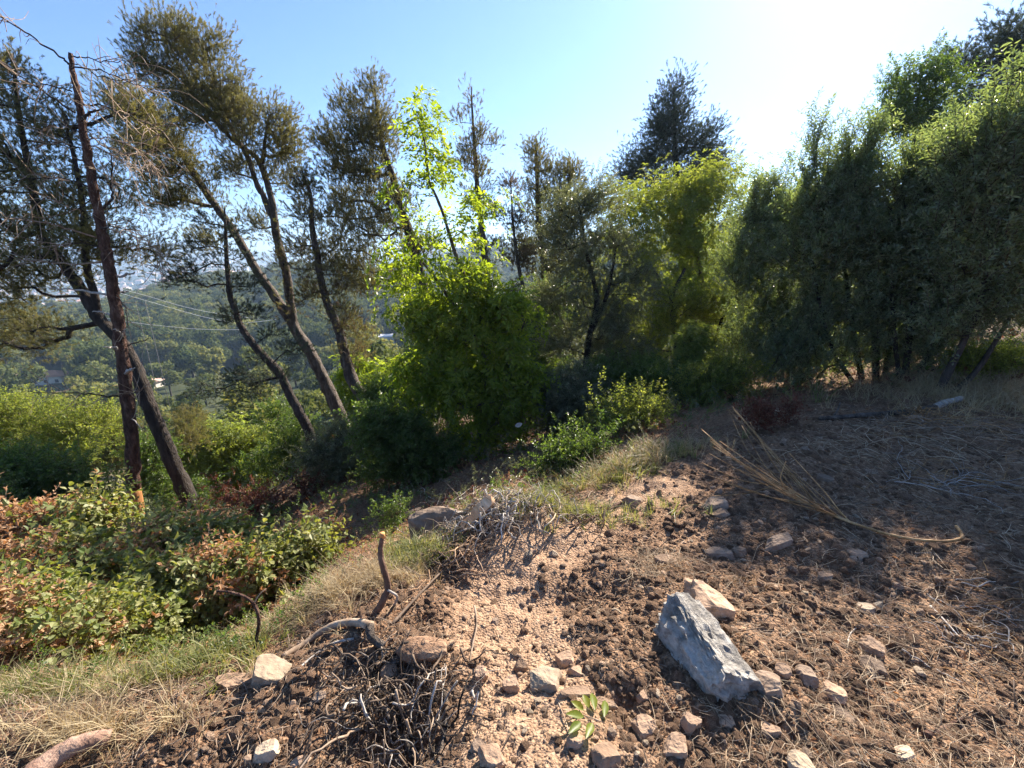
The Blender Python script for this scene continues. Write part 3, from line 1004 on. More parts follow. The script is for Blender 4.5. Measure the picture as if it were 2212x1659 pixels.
make_tree('pine_tree', 'shaded dark pine with forked trunk leaning away, directly behind the bare dead pine', 'tree', 8.9,
          [[(425, 1118, 17), (400, 1060, 16), (365, 980, 14.5), (335, 905, 14), (312, 850, 14), (290, 790, 13), (255, 730, 12), (215, 690, 12), (185, 640, 11), (150, 590, 10), (110, 535, 9), (88, 500, 8), (75, 430, 7), (55, 330, 6), (40, 240, 4), (30, 160, 2)],
           [(215, 690, 7), (205, 640, 7), (188, 580, 7), (183, 500, 6), (178, 440, 5), (160, 340, 4), (140, 260, 2)]],
          [(15, 180, 50, 70), (30, 300, 100, 90), (60, 430, 110, 90), (180, 420, 110, 80), (250, 500, 90, 60), (80, 600, 110, 50), (300, 560, 60, 40), (290, 250, 45, 50),
           (120, 250, 70, 50), (60, 720, 120, 40), (-80, 400, 110, 250), (-40, 650, 110, 120), (160, 560, 110, 50), (330, 300, 40, 40)],
          520, 'pine', 'bark_dark', per=24, tscale=.74, spread=.15, seed=11, seg=.5, r_tip=.007)
make_tree('pine_tree', 'tall pine with twin trunks sharing one base, crown swept far to the left', 'tree', 11,
          [[(752, 950, 15), (735, 900, 13.5), (706, 835, 12.5), (685, 790, 12), (664, 751, 11.5), (635, 705, 11), (628, 659, 9), (618, 588, 9), (602, 530, 8.5), (592, 470, 8), (589, 441, 7), (578, 400, 6), (565, 360, 6), (548, 335, 5), (500, 300, 4), (440, 230, 3), (400, 170, 2.5), (360, 80, 1.5)],
           [(592, 470, 7), (582, 459, 6), (570, 425, 6), (558, 406, 6), (545, 370, 5), (533, 335, 5), (500, 280, 4), (470, 200, 3), (450, 120, 1.5)],
           [(565, 360, 4), (570, 330, 4), (573, 300, 3), (582, 250, 2)],
           [(635, 705, 11), (600, 650, 9.5), (565, 599, 9), (551, 579, 8.5), (508, 505, 8), (473, 455, 7.5), (431, 395, 7), (405, 350, 5.5), (381, 325, 5), (330, 270, 3.5), (280, 220, 2), (250, 190, 1)]],
          [(345, 72, 30, 28), (355, 118, 55, 45), (405, 90, 45, 45), (465, 105, 28, 36), (328, 150, 36, 26), (400, 180, 80, 50), (470, 190, 60, 60), (440, 245, 70, 40), (515, 250, 45, 50), (560, 290, 75, 55),
           (610, 300, 40, 50), (600, 360, 42, 42), (530, 350, 55, 36), (255, 200, 28, 22), (290, 240, 50, 36), (330, 290, 60, 40), (370, 345, 75, 40), (420, 375, 60, 30), (330, 380, 60, 26), (270, 310, 45, 30),
           (430, 440, 90, 20), (360, 425, 70, 22), (550, 480, 40, 25), (440, 510, 60, 18)],
          720, 'pine', 'bark', per=22, tscale=.72, spread=.16, seed=12, r_tip=.006, upb=.9, clump=.55)
make_tree('pine_tree', 'thin pine with sparse browning crown standing right of the twin-trunk pine', 'tree', 10.5,
          [[(838, 995, 18), (815, 930, 16), (790, 870, 14), (759, 818, 13), (745, 765, 11), (731, 712, 10), (718, 680, 9.5), (706, 652, 8), (692, 600, 7), (685, 553, 6.5), (675, 500, 6), (671, 424, 4), (660, 390, 2.5), (652, 368, 1.5)]],
          [(653, 395, 24, 30), (655, 385, 12, 14), (662, 420, 34, 30), (665, 450, 48, 40), (680, 520, 68, 45), (705, 600, 60, 50), (640, 560, 60, 40), (750, 660, 55, 60), (640, 650, 50, 30), (770, 740, 50, 40)],
          230, 'pine', 'bark', per=16, tscale=.7, spread=.13, seed=13, r_tip=.0045, mix=('pine_brown', .3))
make_tree('pine_tree', 'slim leaning pine with flat shaded tiers, between the dead pine and the twin-trunk pine', 'tree', 9.6,
          [[(670, 935, 10), (630, 860, 9), (607, 811, 9), (585, 785, 8.5), (565, 765, 8), (540, 735, 7.5), (522, 708, 7), (508, 670, 6), (497, 640, 5.5), (490, 570, 4.5), (487, 494, 3), (485, 450, 1.5)]],
          [(485, 490, 50, 22), (480, 550, 85, 24), (450, 610, 115, 22), (520, 670, 85, 22), (410, 590, 60, 20), (560, 800, 70, 30), (500, 850, 100, 24), (600, 740, 60, 26)],
          170, 'pine_dark', 'bark_dark', per=14, tscale=.7, spread=.1, seed=14, r_tip=.0045, down_pen=.2)
make_tree('pine_tree', 'tall pine with two pointed tops leaning left behind the bright green tree', 'tree', 11,
          [[(985, 935, 14), (960, 850, 14), (940, 760, 13), (920, 660, 12), (900, 560, 11), (888, 513, 10), (877, 483, 10), (863, 441, 8), (848, 380, 6.5), (831, 331, 5), (820, 280, 4), (812, 220, 2.5), (808, 175, 1.2)]],
          [(808, 200, 18, 32), (795, 260, 46, 42), (730, 222, 18, 20), (740, 285, 45, 45), (712, 310, 22, 36), (780, 340, 66, 46), (840, 290, 24, 36), (760, 400, 78, 45), (830, 400, 45, 50), (740, 460, 60, 40),
           (800, 500, 80, 42), (860, 460, 36, 50), (750, 560, 90, 28), (820, 600, 80, 26), (900, 540, 36, 45)],
          460, 'pine', 'bark', per=22, tscale=.72, spread=.16, seed=15, r_tip=.005, upb=1.0)
make_tree('pine_tree', 'slender upright pine with narrow open crown, tip against the blue sky', 'tree', 12,
          [[(1085, 800, 8), (1068, 720, 8), (1060, 660, 8), (1053, 600, 8), (1045, 540, 7), (1039, 483, 6.5), (1033, 430, 5.5), (1029, 377, 5), (1024, 300, 3.5), (1020, 240, 2.5), (1018, 188, 1)]],
          [(1018, 218, 11, 26), (1015, 280, 27, 36), (1020, 340, 37, 42), (1062, 300, 13, 22), (1030, 400, 38, 38), (998, 330, 20, 28), (1045, 470, 45, 40), (1050, 540, 40, 40), (1000, 255, 13, 18)],
          120, 'pine', 'bark', per=15, tscale=.7, spread=.1, seed=16, r_tip=.004, upb=1.2, mix=('pine_brown', .15))
make_tree('pine_tree', 'hazy round-shouldered pine in the middle, just right of the slender upright pine', 'tree', 14,
          [[(1192, 800, 9), (1180, 620, 8), (1165, 480, 6), (1160, 380, 4), (1158, 300, 1.5)], [(1180, 620, 6), (1215, 450, 4), (1235, 370, 1.5)]],
          [(1158, 328, 22, 30), (1165, 385, 44, 46), (1215, 385, 32, 38), (1245, 400, 18, 34), (1180, 460, 60, 50), (1235, 460, 50, 50), (1150, 520, 45, 40), (1200, 540, 70, 45), (1190, 600, 50, 40)],
          400, 'pine', 'bark', per=16, tscale=.8, spread=.15, seed=17, r_tip=.006, upb=1.0)
make_tree('pine_tree', 'thin young pine with browning needles under the light streak', 'tree', 12,
          [[(1150, 760, 4.5), (1135, 642, 4), (1125, 600, 4), (1117, 554, 3.5), (1108, 480, 2.5), (1103, 385, 1)]],
          [(1103, 415, 14, 30), (1105, 480, 26, 38), (1115, 560, 34, 50), (1125, 640, 30, 50), (1130, 700, 35, 30)],
          120, 'pine_brown', 'bark', per=15, tscale=.7, spread=.1, seed=18, r_tip=.004, upb=.8)
make_tree('pine_tree', 'dense dark pine with broad rounded top, standing clear against the sky right of the middle', 'tree', 20,
          [[(1490, 720, 12), (1470, 500, 10), (1460, 350, 6), (1455, 190, 2)]],
          [(1455, 205, 26, 28), (1450, 250, 44, 36), (1425, 300, 40, 36), (1500, 295, 52, 42), (1375, 350, 46, 34), (1460, 370, 90, 50), (1540, 365, 38, 50), (1345, 400, 36, 20), (1470, 440, 90, 50)],
          460, 'pine_dark', 'bark_dark', per=30, tscale=1.05, spread=.28, seed=19, r_tip=.01)
make_tree('bright_green_tree', 'bright yellow-green broadleaf tree with tall thin shoots in the centre', 'tree', 6.6,
          [[(1035, 940, 5), (1042, 850, 5.5), (1055, 760, 5), (1040, 690, 5), (1007, 606, 4.5), (983, 546, 4), (958, 465, 3.5), (940, 420, 3), (926, 388, 2.5), (916, 300, 2), (900, 258, 1)],
           [(1060, 800, 4.5), (1010, 700, 4), (979, 660, 3.5), (944, 606, 3), (895, 546, 2), (870, 520, 1)], [(1060, 940, 4), (1085, 860, 4), (1110, 760, 3), (1135, 690, 1.5)]],
          [(905, 262, 18, 8, 0, .5), (912, 300, 24, 24, 0, .2), (935, 345, 40, 20, 0, .22), (945, 400, 60, 34, 0, .2), (870, 430, 40, 26, 0, .2), (1000, 480, 60, 40, 0, .2), (930, 520, 70, 40, 0, .3), (880, 555, 46, 40, 0, .4), (1060, 470, 16, 10, 0, .5), (950, 600, 90, 34, 0, .6), (1020, 630, 60, 34, 0, .8), (900, 700, 55, 50),
           (980, 700, 90, 60), (1060, 690, 66, 45), (1130, 690, 36, 22), (915, 790, 66, 66), (1020, 790, 110, 80), (1110, 800, 66, 80), (1000, 880, 110, 60), (1110, 880, 62, 60), (1030, 940, 80, 30)],
          230, 'bright', 'bark', per=8, tscale=.85, dscale=.5, spread=.12, upb=.3, seed=20, seg=.35, r_tip=.003, individual=300, leafname='leaf_cluster', along=.3, start=.3)
make_tree('yellow_green_tree', 'light yellow-green feathery tree in front of the dense dark pine', 'tree', 10,
          [[(1525, 850, 7), (1528, 700, 6), (1515, 600, 5), (1500, 500, 3), (1490, 415, 1.5)], [(1525, 850, 6), (1470, 700, 5), (1400, 560, 3), (1350, 460, 1.5)]],
          [(1490, 400, 48, 28), (1560, 385, 42, 22), (1530, 440, 66, 42), (1460, 470, 66, 45), (1400, 440, 48, 28), (1340, 440, 38, 28), (1350, 520, 70, 60), (1450, 560, 90, 70), (1540, 530, 66, 60), (1580, 420, 28, 20)],
          240, 'lime', 'bark', per=8, tscale=.75, clump=.5, spread=.17, upb=.3, seed=21, r_tip=.004)
make_tree('oak_tree', 'grey-green small-leaved oak with slim crooked trunk, right of the bright green tree', 'tree', 8.5,
          [[(1262, 905, 7), (1265, 800, 7), (1275, 720, 6.5), (1290, 650, 6), (1270, 560, 4), (1250, 440, 2)], [(1275, 720, 5), (1310, 640, 4), (1330, 540, 2)]],
          [(1230, 440, 46, 36), (1275, 410, 26, 28), (1280, 480, 60, 46), (1220, 530, 55, 50), (1310, 570, 66, 60), (1220, 620, 60, 60), (1300, 690, 75, 60), (1200, 720, 46, 50), (1270, 790, 80, 60), (1360, 640, 50, 70), (1340, 770, 70, 50)],
          330, 'olive', 'bark_dark', per=15, tscale=.85, spread=.12, upb=.4, seed=22, r_tip=.0035, along=.25)
make_tree('green_tree', 'mid-green leafy tree filling the gap between the grey-green oak and the tall glossy shrubs', 'tree', 9.2,
          [[(1465, 840, 6), (1460, 740, 6), (1450, 650, 5), (1480, 580, 3)], [(1465, 840, 5), (1530, 760, 4), (1570, 660, 3)]],
          [(1460, 640, 70, 55), (1530, 690, 80, 60), (1420, 720, 66, 55), (1500, 780, 70, 45), (1590, 640, 60, 70), (1390, 800, 60, 40)],
          250, 'midlime', 'bark_dark', per=14, tscale=.95, spread=.12, upb=.3, seed=23, r_tip=.0035, along=.25)

# the tall glossy shrubs at the right
make_tree('glossy_shrub', 'lowest glossy-leaved shrub, leftmost of the tall dark row on the right', 'shrub', 7.2,
          [[(1745, 850, 5), (1720, 760, 4.5), (1690, 600, 3.5), (1680, 400, 1)], [(1755, 850, 5), (1740, 700, 4), (1730, 560, 2)], [(1740, 850, 4), (1670, 700, 3.5), (1625, 520, 1)]],
          [(1640, 505, 40, 45), (1690, 460, 42, 50), (1600, 570, 50, 50), (1660, 600, 85, 80), (1640, 720, 70, 70), (1720, 700, 80, 90), (1690, 790, 85, 50)],
          280, 'laurel', 'bark_dark', per=12, tscale=.85, spread=.13, upb=1.2, dscale=.6, clump=.5, seed=31, shoots=45, r_tip=.003, along=.25, individual=60)
make_tree('glossy_shrub', 'multi-stemmed glossy dark shrub with upright shoots pricking the sky, middle of the right-hand row', 'shrub', 6.4,
          [[(1885, 872, 8), (1892, 800, 7), (1885, 650, 6), (1860, 480, 3), (1838, 330, 1)], [(1905, 865, 6), (1925, 700, 5), (1930, 500, 3), (1900, 400, 1)],
           [(1875, 872, 6), (1850, 760, 5), (1820, 560, 3), (1765, 400, 1)], [(1880, 872, 5), (1800, 760, 4), (1760, 600, 3), (1740, 420, 1)], [(1890, 700, 3), (1870, 430, 2), (1865, 370, .8)]],
          [(1760, 460, 45, 55), (1835, 425, 50, 45), (1838, 320, 12, 36, 0, .4), (1800, 530, 95, 85), (1850, 630, 105, 85), (1800, 730, 95, 70, 0, .7), (1765, 350, 12, 30, 0, .5), (1885, 340, 12, 30, 0, .5), (1720, 800, 70, 50, 0, .7), (1870, 790, 70, 50, 0, .45)],
          360, 'laurel', 'bark_dark', per=12, tscale=.85, spread=.13, upb=1.1, dscale=.6, clump=.5, seed=32, shoots=90, r_tip=.003, along=.25, individual=120)
make_tree('glossy_shrub', 'broad glossy shrub rising right of the upright shoots, its leaves glinting', 'shrub', 6.0,
          [[(1950, 865, 7), (1965, 720, 6), (1990, 520, 3), (1965, 400, 1)], [(1960, 865, 6), (2030, 700, 4), (2060, 500, 2)], [(1950, 865, 5), (1930, 700, 4), (1925, 450, 2)]],
          [(1960, 420, 60, 45), (1930, 490, 85, 70), (2045, 420, 70, 75), (1990, 560, 110, 95), (1960, 690, 105, 70, 0, .7), (2050, 650, 70, 80, 0, .9), (2000, 780, 90, 50, 0, .45)],
          360, 'laurel', 'bark_dark', per=12, tscale=.85, spread=.13, upb=1.1, dscale=.6, clump=.5, seed=33, shoots=60, r_tip=.003, along=.25, individual=120)
make_tree('glossy_shrub', 'tallest glossy shrub at the right edge, its outer leaves streaked with light', 'shrub', 5.2,
          [[(2010, 880, 8), (2060, 780, 7), (2120, 640, 5), (2150, 400, 2)], [(2010, 880, 6), (2110, 800, 5), (2230, 600, 3)]],
          [(2110, 360, 65, 70), (2200, 295, 65, 70), (2190, 420, 90, 120), (2110, 530, 100, 110), (2230, 620, 90, 90), (2090, 680, 80, 60, 0, .8), (2300, 400, 90, 200)],
          380, 'laurel', 'bark_dark', per=12, tscale=.85, spread=.13, upb=1.1, dscale=.6, clump=.5, seed=34, shoots=50, r_tip=.003, along=.25, individual=120)
make_tree('open_crowned_tree', 'pale hazy open-crowned tree topping the glossy shrubs', 'tree', 12,
          [[(1990, 700, 9), (1985, 500, 7), (1975, 300, 4), (1990, 150, 1)]],
          [(1955, 200, 32, 36), (2000, 150, 34, 22), (1925, 255, 30, 30), (2010, 210, 40, 40), (1960, 280, 60, 40)],
          90, 'mid', 'bark', per=14, tscale=1.2, spread=.16, upb=.4, seed=35, r_tip=.005)
make_tree('pine_tree', 'large dark pine crown in the top right corner behind the glossy shrubs', 'tree', 14,
          [[(2220, 700, 16), (2200, 400, 12), (2190, 200, 7), (2190, 70, 2)]],
          [(2090, 140, 46, 36), (2150, 120, 50, 45), (2200, 80, 55, 45), (2260, 60, 60, 60), (2160, 210, 90, 70), (2250, 200, 90, 100), (2120, 280, 80, 60)],
          260, 'pine_dark', 'bark_dark', per=20, tscale=1.2, spread=.22, seed=36, r_tip=.008)

# ------------------------------------------------------------------ shrubs of the middle distance
shrub('small_tree', 'sunlit lime-green bushy young tree down the slope, right of the dark leaning trunk', 'tree', 14, (500, 1090), [(500, 960, 85, 45), (560, 1000, 80, 55), (440, 985, 50, 45), (480, 1040, 80, 30)], 170, 'lime', per=16, tscale=1.2, spread=.22, seed=41, r0=.03, seg=.5)
shrub('small_tree', 'darker green bushy tree touching the lime-green one, below the twin-trunk pine', 'tree', 12, (640, 1060), [(640, 960, 55, 55), (600, 1020, 60, 40), (690, 1000, 50, 50), (600, 900, 40, 20)], 150, 'mid', per=16, tscale=1.1, spread=.18, seed=42, r0=.03, seg=.5)
shrub('small_tree', 'bright green bush glowing between the leaning trunks and the bright green tree', 'tree', 13, (850, 1000), [(790, 830, 50, 40), (860, 830, 40, 35), (820, 890, 60, 40)], 120, 'bright', per=14, tscale=1.1, spread=.2, seed=43, r0=.03, seg=.5)
shrub('shrub', 'pale olive-green shrub at the left edge behind the brambles', 'shrub', 9, (90, 1120), [(40, 900, 100, 36), (170, 910, 80, 36), (90, 960, 130, 50), (-60, 940, 80, 60)], 240, 'midlime', per=16, tscale=1.1, spread=.15, seed=44, r0=.02, seg=.4)
shrub('young_pine', 'sunlit yellowish young pine behind the dead trunk base', 'tree', 12, (240, 1090), [(215, 950, 60, 36), (270, 930, 40, 40), (180, 1000, 70, 30), (250, 1000, 50, 30), (400, 930, 50, 40)], 150, 'pine', per=26, tscale=1.0, spread=.16, seed=45, r0=.03, seg=.5, upb=.8)
shrub('shrub', 'mid-green leafy shrub low behind the brown-leaved brambles, far left', 'shrub', 6, (100, 1180), [(20, 1030, 90, 40), (120, 1040, 80, 40), (180, 1090, 40, 30), (60, 1090, 110, 30)], 200, 'mid', per=14, tscale=.9, spread=.12, seed=46, r0=.014, seg=.3)
shrub('shrub', 'mid-green shrub between the dead pine and the dark leaning trunk', 'shrub', 9.5, (350, 1110), [(340, 1030, 40, 50), (380, 1080, 50, 30), (330, 970, 30, 30)], 110, 'mid', per=14, tscale=1.0, spread=.13, seed=47, r0=.014, seg=.4)
shrub('shrub', 'greyish leafy shrub wrapping the base of the leaning pines', 'shrub', 7.4, (760, 1070), [(740, 960, 60, 40), (710, 1000, 55, 40), (770, 1010, 55, 45), (750, 1060, 70, 30)], 200, 'olive', per=15, tscale=.95, spread=.11, seed=48, r0=.016, seg=.3)
shrub('shrub', 'shaded dark green shrub at the foot of the bright green tree', 'shrub', 6.2, (900, 1060), [(880, 960, 60, 50), (850, 1010, 60, 30), (940, 990, 60, 36), (820, 930, 40, 40)], 190, 'mid', 'bark_dark', per=14, tscale=.9, spread=.12, seed=49, r0=.014, seg=.3)
shrub('shrub', 'dark small-leaved shrub below the grey-green oak', 'shrub', 6.8, (1250, 960), [(1240, 850, 60, 45), (1200, 900, 40, 40), (1290, 890, 60, 35), (1180, 850, 30, 40)], 200, 'olive', 'bark_dark', per=15, tscale=.85, spread=.1, seed=50, r0=.014, seg=.3)
shrub('shrub', 'rounded light green shrub in sun at the lip of the bank, centre', 'shrub', 4.5, (1240, 1060), [(1230, 975, 36, 32), (1270, 990, 44, 34), (1235, 1020, 45, 28), (1195, 1010, 22, 30)], 75, 'mid', per=9, tscale=.62, spread=.1, seed=51, r0=.009, seg=.2, individual=120)
shrub('shrub', 'low sunlit shrub right of the rounded light green one', 'shrub', 5.2, (1370, 960), [(1350, 890, 40, 24), (1390, 910, 44, 26), (1320, 920, 30, 20)], 70, 'midlime', per=8, tscale=.75, spread=.13, seed=52, r0=.009, seg=.2)
shrub('shrub', 'bright spray of yellow-green leaves left of the tall glossy shrubs', 'shrub', 7, (1530, 830), [(1500, 740, 44, 16), (1530, 760, 36, 20), (1480, 770, 36, 18)], 70, 'lime', per=9, tscale=.6, spread=.07, seed=53, r0=.009, seg=.2)
shrub('shrub', 'soft light green shrub at the left foot of the tall glossy shrubs', 'shrub', 6.2, (1580, 870), [(1580, 815, 52, 26), (1540, 830, 45, 22), (1500, 840, 40, 20)], 130, 'midlime', 'bark_dark', per=13, tscale=.75, spread=.09, seed=54, r0=.009, seg=.2)
shrub('shrub', 'dim weedy shrub in the shade under the green trees', 'shrub', 6.6, (1440, 900), [(1440, 835, 50, 25), (1480, 870, 55, 20), (1410, 860, 30, 20)], 110, 'mid', 'bark_dark', per=12, tscale=.8, spread=.09, seed=55, r0=.009, seg=.2)
shrub('shrub', 'scrubby shrub with sunlit edges beside the pale path, right edge', 'shrub', 5.6, (2160, 860), [(2100, 800, 80, 26), (2190, 820, 60, 30), (2150, 770, 45, 20)], 140, 'midlime', 'bark', per=11, tscale=.7, spread=.09, seed=56, r0=.009, seg=.2)
shrub('seedling_bush', 'small fresh green seedling bush before the grey-green boulder', 'shrub', 3.55, (845, 1180), [(845, 1110, 34, 18), (860, 1140, 24, 20), (825, 1125, 20, 16)], 34, 'mid', 'twig', per=5, tscale=.42, spread=.04, seed=57, r0=.005, seg=.12, individual=60)
shrub('dead_leaf_clump', 'clump of dark red withered leaves lying in the shade behind the broom branch', 'dead leaves', 4.1, (1655, 960), [(1650, 935, 36, 14), (1680, 950, 30, 12), (1620, 945, 22, 10)], 70, 'red', 'twig', per=9, tscale=.45, spread=.04, seed=58, r0=.004, seg=.12, individual=60)
shrub('shrub', 'tall mid-green bush closing the gap between the bright green tree and the grey-green oak', 'shrub', 9.5, (1150, 900), [(1150, 740, 50, 50), (1190, 800, 60, 50), (1130, 830, 50, 40), (1170, 660, 36, 40)], 190, 'mid', 'bark_dark', per=13, tscale=1.0, spread=.12, seed=81, r0=.02, seg=.35)
shrub('shrub', 'sunlit light green bush behind the grey-green oak trunk', 'shrub', 11, (1340, 870), [(1340, 700, 60, 60), (1400, 760, 60, 50), (1330, 800, 70, 40), (1420, 680, 50, 50)], 210, 'midlime', 'bark_dark', per=14, tscale=1.1, spread=.14, seed=82, r0=.02, seg=.4)
shrub('shrub', 'leafy green bush behind the yellow-green tree, low between the trunks', 'shrub', 11.5, (1560, 840), [(1540, 620, 70, 60), (1600, 700, 60, 60), (1500, 700, 60, 60), (1640, 620, 40, 50)], 220, 'mid', 'bark_dark', per=14, tscale=1.1, spread=.14, seed=83, r0=.02, seg=.4)
shrub('shrub', 'dense green bush glimpsed through the stems of the glossy shrubs', 'shrub', 9.5, (1800, 840), [(1760, 790, 70, 36), (1860, 790, 70, 40), (1960, 780, 60, 40), (1820, 740, 70, 40)], 200, 'midlime', 'bark_dark', per=13, tscale=1.0, spread=.13, seed=84, r0=.02, seg=.35)
shrub('shrub', 'dark leafy bush at the foot of the light green shrubs, shaded', 'shrub', 7.2, (1420, 900), [(1350, 850, 50, 30), (1400, 820, 45, 30), (1300, 830, 45, 36)], 150, 'mid', 'bark_dark', per=13, tscale=.8, spread=.1, seed=85, r0=.014, seg=.25)
shrub('small_tree', 'dark green bush standing in the hollow left of the bright green tree', 'tree', 9, (860, 1000), [(850, 880, 46, 46), (830, 920, 50, 40), (800, 860, 36, 36)], 140, 'mid', 'bark_dark', per=13, tscale=.9, spread=.11, seed=86, r0=.014, seg=.3)
shrub('bramble', 'bramble running out of the left edge of the view, brown and green leaves mixed', 'bramble', 2.6, (-220, 1440), [(-150, 1280, 120, 60), (-300, 1300, 120, 60), (-120, 1420, 100, 40, -.4), (-260, 1430, 120, 40, -.4)], 190, 'bramble', 'twig', per=9, tscale=.8, spread=.08, seed=67, r0=.006, seg=.18, stems=8, mix=('dry', .5))
shrub('shrub', 'green shrub outside the left edge behind the brambles', 'shrub', 5.0, (-200, 1200), [(-150, 1090, 120, 50), (-320, 1090, 120, 50), (-120, 1160, 100, 40)], 190, 'mid', per=12, tscale=.9, spread=.12, seed=68, r0=.014, seg=.3)
# thicket of dead vines
shrub('vine_thicket', 'dark tangle of dead brown vines in the hollow beside the dark leaning trunk', 'thicket', 7, (560, 1150), [(520, 1100, 60, 30), (600, 1080, 70, 40), (660, 1110, 50, 35), (560, 1140, 80, 20), (480, 1060, 30, 20)], 260, 'red', 'twig_dark', per=3, tscale=.8, spread=.1, seed=59, r0=.012, seg=.3, stems=8)
shrub('bare_twiggy_shrub', 'pale leafless twiggy shrub at the right end of the brambles', 'shrub', 3.6, (690, 1185), [(690, 1130, 50, 18), (650, 1150, 45, 16), (730, 1140, 30, 14)], 140, 'dry', 'silver', per=2, tscale=.3, spread=.04, seed=60, r0=.006, seg=.12, stems=8)

# brambles of the foreground
shrub('bramble', 'bramble with crisp brown dead leaves at the far left, highest of the brambles', 'bramble', 4.0, (110, 1240), [(40, 1150, 80, 30), (140, 1160, 80, 30), (215, 1205, 45, 20), (195, 1125, 16, 20), (60, 1200, 100, 30)], 150, 'bramble', 'twig', per=11, tscale=1.0, spread=.09, seed=61, canes=14, r0=.007, seg=.2, individual=220, mix=('dry', .7), stems=8)
shrub('bramble', 'leafy pale green bramble with a yellow tip, just right of the dead pine base', 'bramble', 3.5, (470, 1250), [(400, 1170, 70, 22), (470, 1195, 70, 28), (560, 1215, 60, 22), (360, 1210, 60, 28), (335, 1180, 12, 8)], 130, 'bramble', 'twig', per=9, tscale=.9, spread=.08, seed=62, canes=14, r0=.006, seg=.2, individual=260, mix=('dry', .25), stems=8)
shrub('bramble', 'dense bramble mixing rust-brown and green leaves, at the middle of the left edge', 'bramble', 3.0, (120, 1330), [(60, 1245, 100, 40), (190, 1245, 80, 40), (270, 1265, 60, 36), (0, 1290, 80, 40), (150, 1310, 120, 40), (250, 1320, 60, 40)], 210, 'bramble', 'twig', per=10, tscale=.85, spread=.08, seed=63, canes=14, r0=.006, seg=.18, individual=240, mix=('dry', .6), stems=9)
shrub('bramble', 'green and yellowish bramble behind the bent dead stem', 'bramble', 2.7, (460, 1350), [(400, 1260, 70, 34), (500, 1260, 70, 36), (590, 1280, 45, 34), (450, 1320, 90, 36), (340, 1310, 60, 40), (540, 1330, 60, 30)], 180, 'bramble', 'twig', per=10, tscale=.75, spread=.07, seed=64, canes=14, r0=.006, seg=.15, individual=260, mix=('dry', .25), stems=9)
shrub('bramble', 'lowest bramble in the bottom left, yellow-green leaves over the dry grass', 'bramble', 2.15, (120, 1440), [(40, 1370, 80, 44), (140, 1380, 80, 42), (230, 1380, 60, 40), (80, 1440, 100, 30, -.25), (310, 1390, 50, 30), (200, 1440, 70, 26, -.25), (20, 1470, 80, 26, -.35)], 200, 'bramble', 'twig', per=10, tscale=.62, spread=.06, seed=65, canes=14, r0=.005, seg=.12, individual=240, mix=('dry', .3), stems=8)
shrub('bramble', 'thin silvery-leaved bramble trailing toward the forked dead branch', 'bramble', 3.0, (650, 1260), [(640, 1220, 40, 22), (690, 1240, 36, 16), (610, 1250, 30, 20)], 60, 'bramble', 'twig', per=7, tscale=.7, spread=.06, seed=66, canes=14, r0=.005, seg=.15, individual=90, stems=5)


# ------------------------------------------------------------------ undergrowth on the slope: nobody could count it
def redge(th):
    a = np.arctan2(EDGE[:, 0], EDGE[:, 1]); rr = np.hypot(EDGE[:, 0], EDGE[:, 1])
    return np.interp(th, a, rr)


def slope_points(n, r0, r1, t0, t1, beyond=True, pow_=1.0, seed=0):
    r = np.random.default_rng(seed)
    th = np.radians(r.uniform(t0, t1, n))
    rad = np.exp(r.uniform(math.log(r0), math.log(r1), n))
    e = redge(th)
    ok = rad > e + .12 if beyond else rad < e
    th, rad = th[ok], rad[ok]
    x, y = rad * np.sin(th), rad * np.cos(th)
    return np.stack([x, y, H(x, y)], -1), r


def undergrowth(name, protos, n, r0, r1, t0, t1, sc, seed, up=.12, tilt=.6, thresh=-.9, kind='stuff', clump=1.5):
    p, r = slope_points(n, r0, r1, t0, t1, True, seed=seed)
    f = fbm(p[:, 0] / clump, p[:, 1] / clump, seed, 2)
    p = p[f > thresh]
    p[:, 2] += r.random(len(p)) * up * np.hypot(p[:, 0], p[:, 1]) / 6
    d = r.normal(0, tilt, (len(p), 3)) + np.array([0, 0, 1])
    dist = np.hypot(p[:, 0], p[:, 1])
    o = scatter_mesh(name, protos, p, dir_euler(d), sc * r.uniform(.6, 1.4, len(p)) * np.clip(dist / 6, .55, 2), None, 'stuff')
    return o


undergrowth('undergrowth', PR['mid'], 4000, 2.0, 22, -58, 45, .6, 71, .25, thresh=-.05)['label'] = 'low green undergrowth covering the slope below the bank'
undergrowth('undergrowth', PR['olive'], 3000, 3.2, 22, -50, 50, .6, 72, .3, thresh=0)
undergrowth('undergrowth', PR['bramble'], 1500, 2.0, 10, -58, -10, .4, 73, .15, thresh=-.1)
undergrowth('dry_undergrowth', PR['dry'], 2600, 1.6, 10, -58, 50, .45, 74, .1)
undergrowth('dry_undergrowth', PR['red'], 1500, 3, 14, -40, 55, .6, 75, .1)

# ------------------------------------------------------------------ grass, straw, litter, gravel
def proto_grass(k, mat, n=16, L=.22, w=.005, lean=.5, wind=(0, 0)):
    r = np.random.default_rng(900 + k); mb = MB()
    for i in range(n):
        th = r.random() * 2 * pi; ln = L * r.uniform(.5, 1.2)
        h = np.array([cos(th), sin(th), 0]) * lean * r.uniform(.3, 1.5) + np.array([*wind, 0])
        b = np.array([*r.normal(0, .02, 2), 0]); s = np.cross([0, 0, 1], h); s = s / (np.linalg.norm(s) + 1e-9) * w / 2
        p1 = b + np.array([0, 0, ln * .45]) + h * ln * .3; p2 = b + np.array([0, 0, ln * .62]) + h * ln * .95
        mb.add([b - s, b + s, p1 + s * .8, p1 - s * .8, p2], [(3, 2, 4)], [(0, 1, 2, 3)], 0)
    return mb.mesh('grass_tuft_%d' % k, [mat], False)


